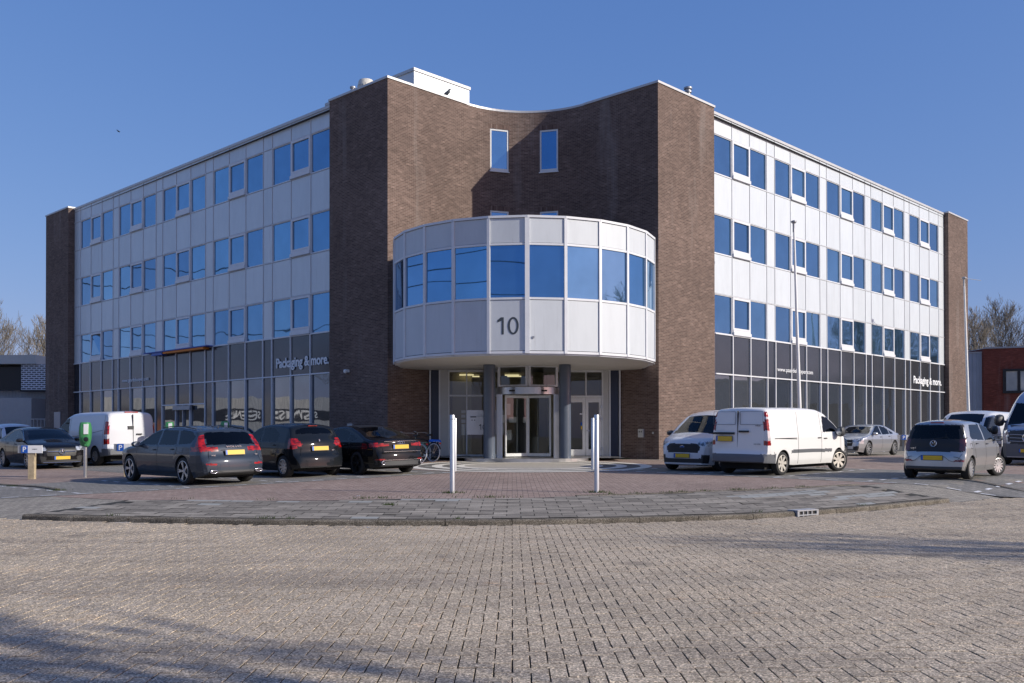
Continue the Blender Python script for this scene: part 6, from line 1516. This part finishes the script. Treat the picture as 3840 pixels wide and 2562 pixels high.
# white compact van facing the viewer
def cls_conn(x, y, z, zn, st):
    ay = abs(y)
    if zn == 'U': return 'bumper' if z < .3 else 'body'
    if zn in 'SA' and z > 1.08:
        for k, w in enumerate([[(1.25, 1.10), (.72, 1.60), (.2, 1.68), (.2, 1.08)], [(.12, 1.08), (.12, 1.68), (-.9, 1.68), (-.9, 1.08)], [(-1.0, 1.08), (-1.0, 1.67), (-1.8, 1.64), (-1.85, 1.1)]]):
            if pip(x, z, w): return 'window#%d' % k
    if zn == 'T' and .66 < x < 1.46 and z > 1.12 and ay < .76-.12*(z-1.1)/.5: return 'windscreen'
    if x > 1.85 and .76 < z < .90 and ay > .50 and z > .74+.10*(.95-ay): return 'headlight'
    if x > 1.98 and .56 < z < .84 and ay < .56-.6*max(0, .66-z): return 'grille'
    if x > 1.95 and .24 < z < .50 and .62 < ay < .86 and z > .25: return 'lower_grille'
    if x > 1.95 and .27 < z < .40 and ay < .64: return 'lower_grille'
    if x < -1.95 and .85 < z < 1.4 and ay > .75: return 'tail_light'
    if zn == 'S' and .3 < z < 1.07 and .15 < x < 1.15: return 'door#f'
    return 'body'
con = dict(L=4.5, W=1.85, H=1.82, axles=(1.40, -1.45), D=.66, paint='paint_white', r=.10, crown=.05, bulge=.17,
 top=[(2.20, .24), (2.20, .56), (2.17, .80), (2.10, .92), (1.9, 1.0), (1.5, 1.09), (1.42, 1.13), (1.05, 1.40), (.65, 1.66), (.4, 1.75), (0, 1.81), (-.6, 1.82), (-1.9, 1.80), (-2.15, 1.72), (-2.26, 1.1), (-2.30, .5), (-2.30, .3)],
 bot=[(2.20, .21), (1.9, .19), (-1.9, .2), (-2.3, .28)], plan=PLAN(4.4, .74, .86), g=[(.2, .93), (.4, .98), (.7, 1.0), (1.0, .98), (1.2, .94), (1.7, .80), (1.9, .76)],
 seams=[[(1.15, .3), (1.2, .9), (1.15, 1.08)], [(.15, .28), (.15, 1.08)]], handles=[(.28, .95)], mirror=(1.12, 1.12, 1.2), rim=('rim_silver', 7, 'double', .66), cls=cls_conn, mats={'bumper': 'trim', 'sill': 'trim'}, ns=56,
 extra=[lambda r, c: plate(r, (2.215, .0, .475), (1, 0, 0))])
def ford(root, c):
    m = MB(); m.tube([(2.19, math.cos(a)*.075, .745+math.sin(a)*.032) for a in [2*math.pi*k/20 for k in range(21)]], .006, 5, False); o = m.build('badge', M['chrome'], root); m = MB(); m.poly([(2.187, math.cos(a)*.07, .745+math.sin(a)*.03) for a in [2*math.pi*k/20 for k in range(20)]]); m.build('badge_field', M['plate_blue'], o)
    for k in range(6):
        z = .60+k*.04; m = MB(); m.tube([(2.205-.04, -.46, z), (2.205, 0, z), (2.205-.04, .46, z)], .006, 4); m.build('grille_bar', M['trim'], root)
con['extra'].append(ford)
car('white_compact_van', 'van', 'white people carrier facing the viewer, half behind the dirty white van', con, (6.55, 30.75), R(-130.5), None)
# white van on the left, rear view
def cls_trans(x, y, z, zn, st):
    ay = abs(y)
    if zn == 'U': return 'bumper'
    if (x < -1.95 and z < .62+.5*max(0, -1.95-x)*0) or (x < -1.55 and z < .50): return 'bumper'
    if x > 2.0 and z < .60: return 'bumper'
    if zn in 'SA' and z > 1.12 and pip(x, z, [(1.62, 1.2), (1.5, 1.38), (1.05, 1.72), (.62, 1.78), (.55, 1.16)]): return 'window#0'
    if zn == 'T' and .80 < x < 1.68 and z > 1.29 and ay < .68-.06*(z-1.2)/.6: return 'windscreen'
    if x < -2.10 and .78 < z < 1.62 and ay > .86 : return 'tail_light' if not (.98 < z < 1.14 or 1.30 < z < 1.5) else ('clear_lens' if z < 1.2 else 'tail_light')
    if x > 1.9 and .80 < z < 1.08 and ay > .55: return 'headlight'
    if x > 2.1 and .60 < z < .95 and ay < .55: return 'grille'
    if zn == 'S' and -.9 < x < 1.0 and .58 < z < .70: return 'rubbing_strip' if .05 < x else 'body'
    if x < -2.2 and zn in 'TA' and .62 < z < 1.90 and ay < .86: return 'rear_door#l' if y > 0 else 'rear_door#r'
    if zn == 'S' and .5 < x < 1.7 and .32 < z < 1.75: return 'door#f'
    return 'body'
tra = dict(L=4.97, W=1.99, H=1.98, axles=(1.465, -1.465), D=.69, paint='paint_white', r=.14, crown=.04, bulge=.14, sm=2,
 top=[(2.46, .30), (2.45, .70), (2.38, .95), (2.2, 1.10), (1.8, 1.22), (1.68, 1.27), (1.2, 1.6), (.8, 1.85), (.5, 1.94), (0, 1.98), (-2.0, 1.97), (-2.26, 1.94), (-2.34, 1.86), (-2.40, 1.3), (-2.42, .70), (-2.49, .62), (-2.50, .38)],
 bot=[(2.46, .26), (2.1, .23), (-1.0, .28), (-2.0, .34), (-2.5, .38)], plan=[(2.6, .66), (2.46, .70), (2.3, .82), (2.0, .96), (1.6, 1.0), (-2.1, 1.0), (-2.3, .985), (-2.42, .95), (-2.5, .90), (-2.6, .9)], g=[(.2, .93), (.4, .98), (.7, 1.0), (1.1, .995), (1.3, .97), (1.85, .87), (2.0, .84)],
 seams=[[(.5, .34), (.5, 1.82)], [(-2.12, .66), (-2.13, 1.85)], [(1.7, 1.0), (-.5, 1.12), (-2.1, 1.30)]], handles=[(.62, 1.05)], mirror=(1.4, 1.22, 1.6), mirror_mat='trim', rim=('rim_silver', 12, 'wide', .55), cls=cls_trans, ns=60, mats={'rear_door': 'paint_white', 'bumper': 'trim_grey', 'rubbing_strip': 'trim'},
 extra=[chrome_box('panel_gap', -2.425, -2.36, -.006, .006, .7, 1.88, 'trim'), chrome_box('lock_plate', -2.43, -2.38, -.02, .20, 1.33, 1.45, 'trim'), chrome_box('stop_lamp', -2.30, -2.24, -.26, .26, 1.945, 1.98, 'tail_red'), chrome_box('door_handle', -2.45, -2.40, -.34, -.12, 1.12, 1.17, 'black')])
car('white_panel_van', 'van', 'clean white van parked before the shaded wing behind the green charging point', tra, (-15.9, 37.3), R(140.5), None)
# tall grey van cut by the right edge, front view
def cls_spr(x, y, z, zn, st):
    ay = abs(y)
    if zn == 'U': return 'bumper'
    if x > 2.2 and z < .62: return 'bumper'
    if zn in 'SA' and z > 1.35 and pip(x, z, [(1.95, 1.38), (1.75, 1.62), (1.35, 2.05), (1.0, 2.1), (.95, 1.36)]): return 'window#0'
    if zn in 'TA' and 1.22 < x < 2.12 and z > 1.36 and z < 2.12 and ay < .86-.10*(z-1.36): return 'windscreen'
    if x > 2.30 and .98 < z < 1.24 and ay > .64: return 'headlight'
    if x > 2.38 and .72 < z < 1.18 and ay < .66-.35*max(0, .95-z): return 'grille'
    if x > 2.3 and .42 < z < .60 and ay < .5: return 'lower_grille'
    if x > 2.0 and z < .98 and x > 2.35 and z < .74: return 'bumper'
    if zn == 'S' and .9 < x < 2.0 and .4 < z < 2.0: return 'door#f'
    return 'body'
spr = dict(L=5.9, W=2.02, H=2.62, axles=(1.95, -1.7), D=.70, paint='paint_grey_van', r=.16, crown=.05, bulge=.20, sm=3,
 top=[(2.78, .30), (2.78, .72), (2.72, 1.05), (2.6, 1.20), (2.2, 1.33), (2.08, 1.38), (1.65, 1.85), (1.3, 2.2), (1.0, 2.42), (.6, 2.58), (0, 2.62), (-2.7, 2.62), (-2.9, 2.5), (-3.1, .5), (-3.1, .4)],
 bot=[(2.78, .27), (2.4, .24), (-2.4, .3), (-3.1, .38)], plan=[(2.9, .66), (2.78, .70), (2.65, .82), (2.3, .95), (1.9, 1.0), (-2.9, 1.0), (-3.1, .95), (-3.2, .95)], g=[(.2, .93), (.4, .98), (.7, 1.0), (1.3, .99), (1.5, .96), (2.3, .84), (2.7, .80)],
 seams=[[(.9, .4), (.9, 2.1)]], handles=[(1.05, 1.2)], mirror=(1.85, 1.5, 2.0), mirror_mat='trim', rim=('rim_silver', 8, 'wide', .6), cls=cls_spr, ns=70, mats={'bumper': 'trim_grey', 'grille': 'trim'},
 extra=[lambda r, c: plate(r, (2.80, 0, .50), (1, 0, 0)), lambda r, c: (lambda m: (star(m, (2.80, 0, .93), (1, 0, .08), .15), m.build('badge', M['chrome'], r)))(MB())])
def sgr(root, c):
    for k in range(3):
        z = .82+k*.11; m = MB(); m.tube([(2.70, -.58, z), (2.79, -.2, z-.01), (2.79, .2, z-.01), (2.70, .58, z)], [.012]*4, 6); m.build('grille_bar', M['rim_silver'], root)
    m = MB(); m.box(2.16, 2.24, -.7, -.3, 1.335, 1.355); m.box(2.16, 2.24, .3, .7, 1.335, 1.355); m.build('scuttle_vent', M['black'], root)
spr['extra'].append(sgr)
car('tall_grey_van', 'van', 'tall grey blue van facing the viewer, cut off by the right edge', spr, (19.2, 34.3), R(-134), None, ds=.03)
# white van behind the silver city car
exv = dict(tra); exv.update(paint='paint_white', mats={'rear_door': 'paint_white', 'bumper': 'trim_grey', 'rubbing_strip': 'trim'}, extra=[])
car('white_panel_van', 'van', 'plain white van facing the viewer between the silver hatchback and the tall grey van', exv, (18.35, 38.2), R(-134), None, ds=.03, z=.33)
# dark blue car hidden behind the dirty white van
nav = dict(hat); nav.update(paint='paint_navy', extra=[], mats={'bumper_band': 'paint_navy'})
car('dark_blue_hatchback', 'car', 'dark blue car whose nose shows behind the front of the dirty white van', nav, (10.65, 35.1), R(43), None, ds=.03)
# cars at the far left
cA_ = dict(hat); cA_.update(paint='paint_silver', extra=[chrome_box('stop_lamp', -1.50, -1.43, -.3, .3, 1.41, 1.44, 'tail_red')], mats={'bumper_band': 'paint_silver'})
car('silver_hatchback', 'car', 'silver hatchback seen from behind, cut off by the left edge beside the black saloon', cA_, (-24.7, 43.6), R(134), 'cars at the far left', ds=.035)
cB_ = dict(con); cB_.update(paint='paint_white', extra=[])
car('white_people_carrier', 'car', 'pale people carrier roof behind the black saloon at the left edge', cB_, (-25.6, 49.5), R(-46), 'cars at the far left', ds=.035, z=.16)
cC_ = dict(hat); cC_.update(paint='paint_silver', extra=[], mats={'bumper_band': 'paint_silver'})
car('silver_hatchback', 'car', 'silver hatchback hidden behind the bonnet of the black saloon, next to the white van nose', cC_, (-18.6, 41.6), R(-46), 'cars at the far left', ds=.035)
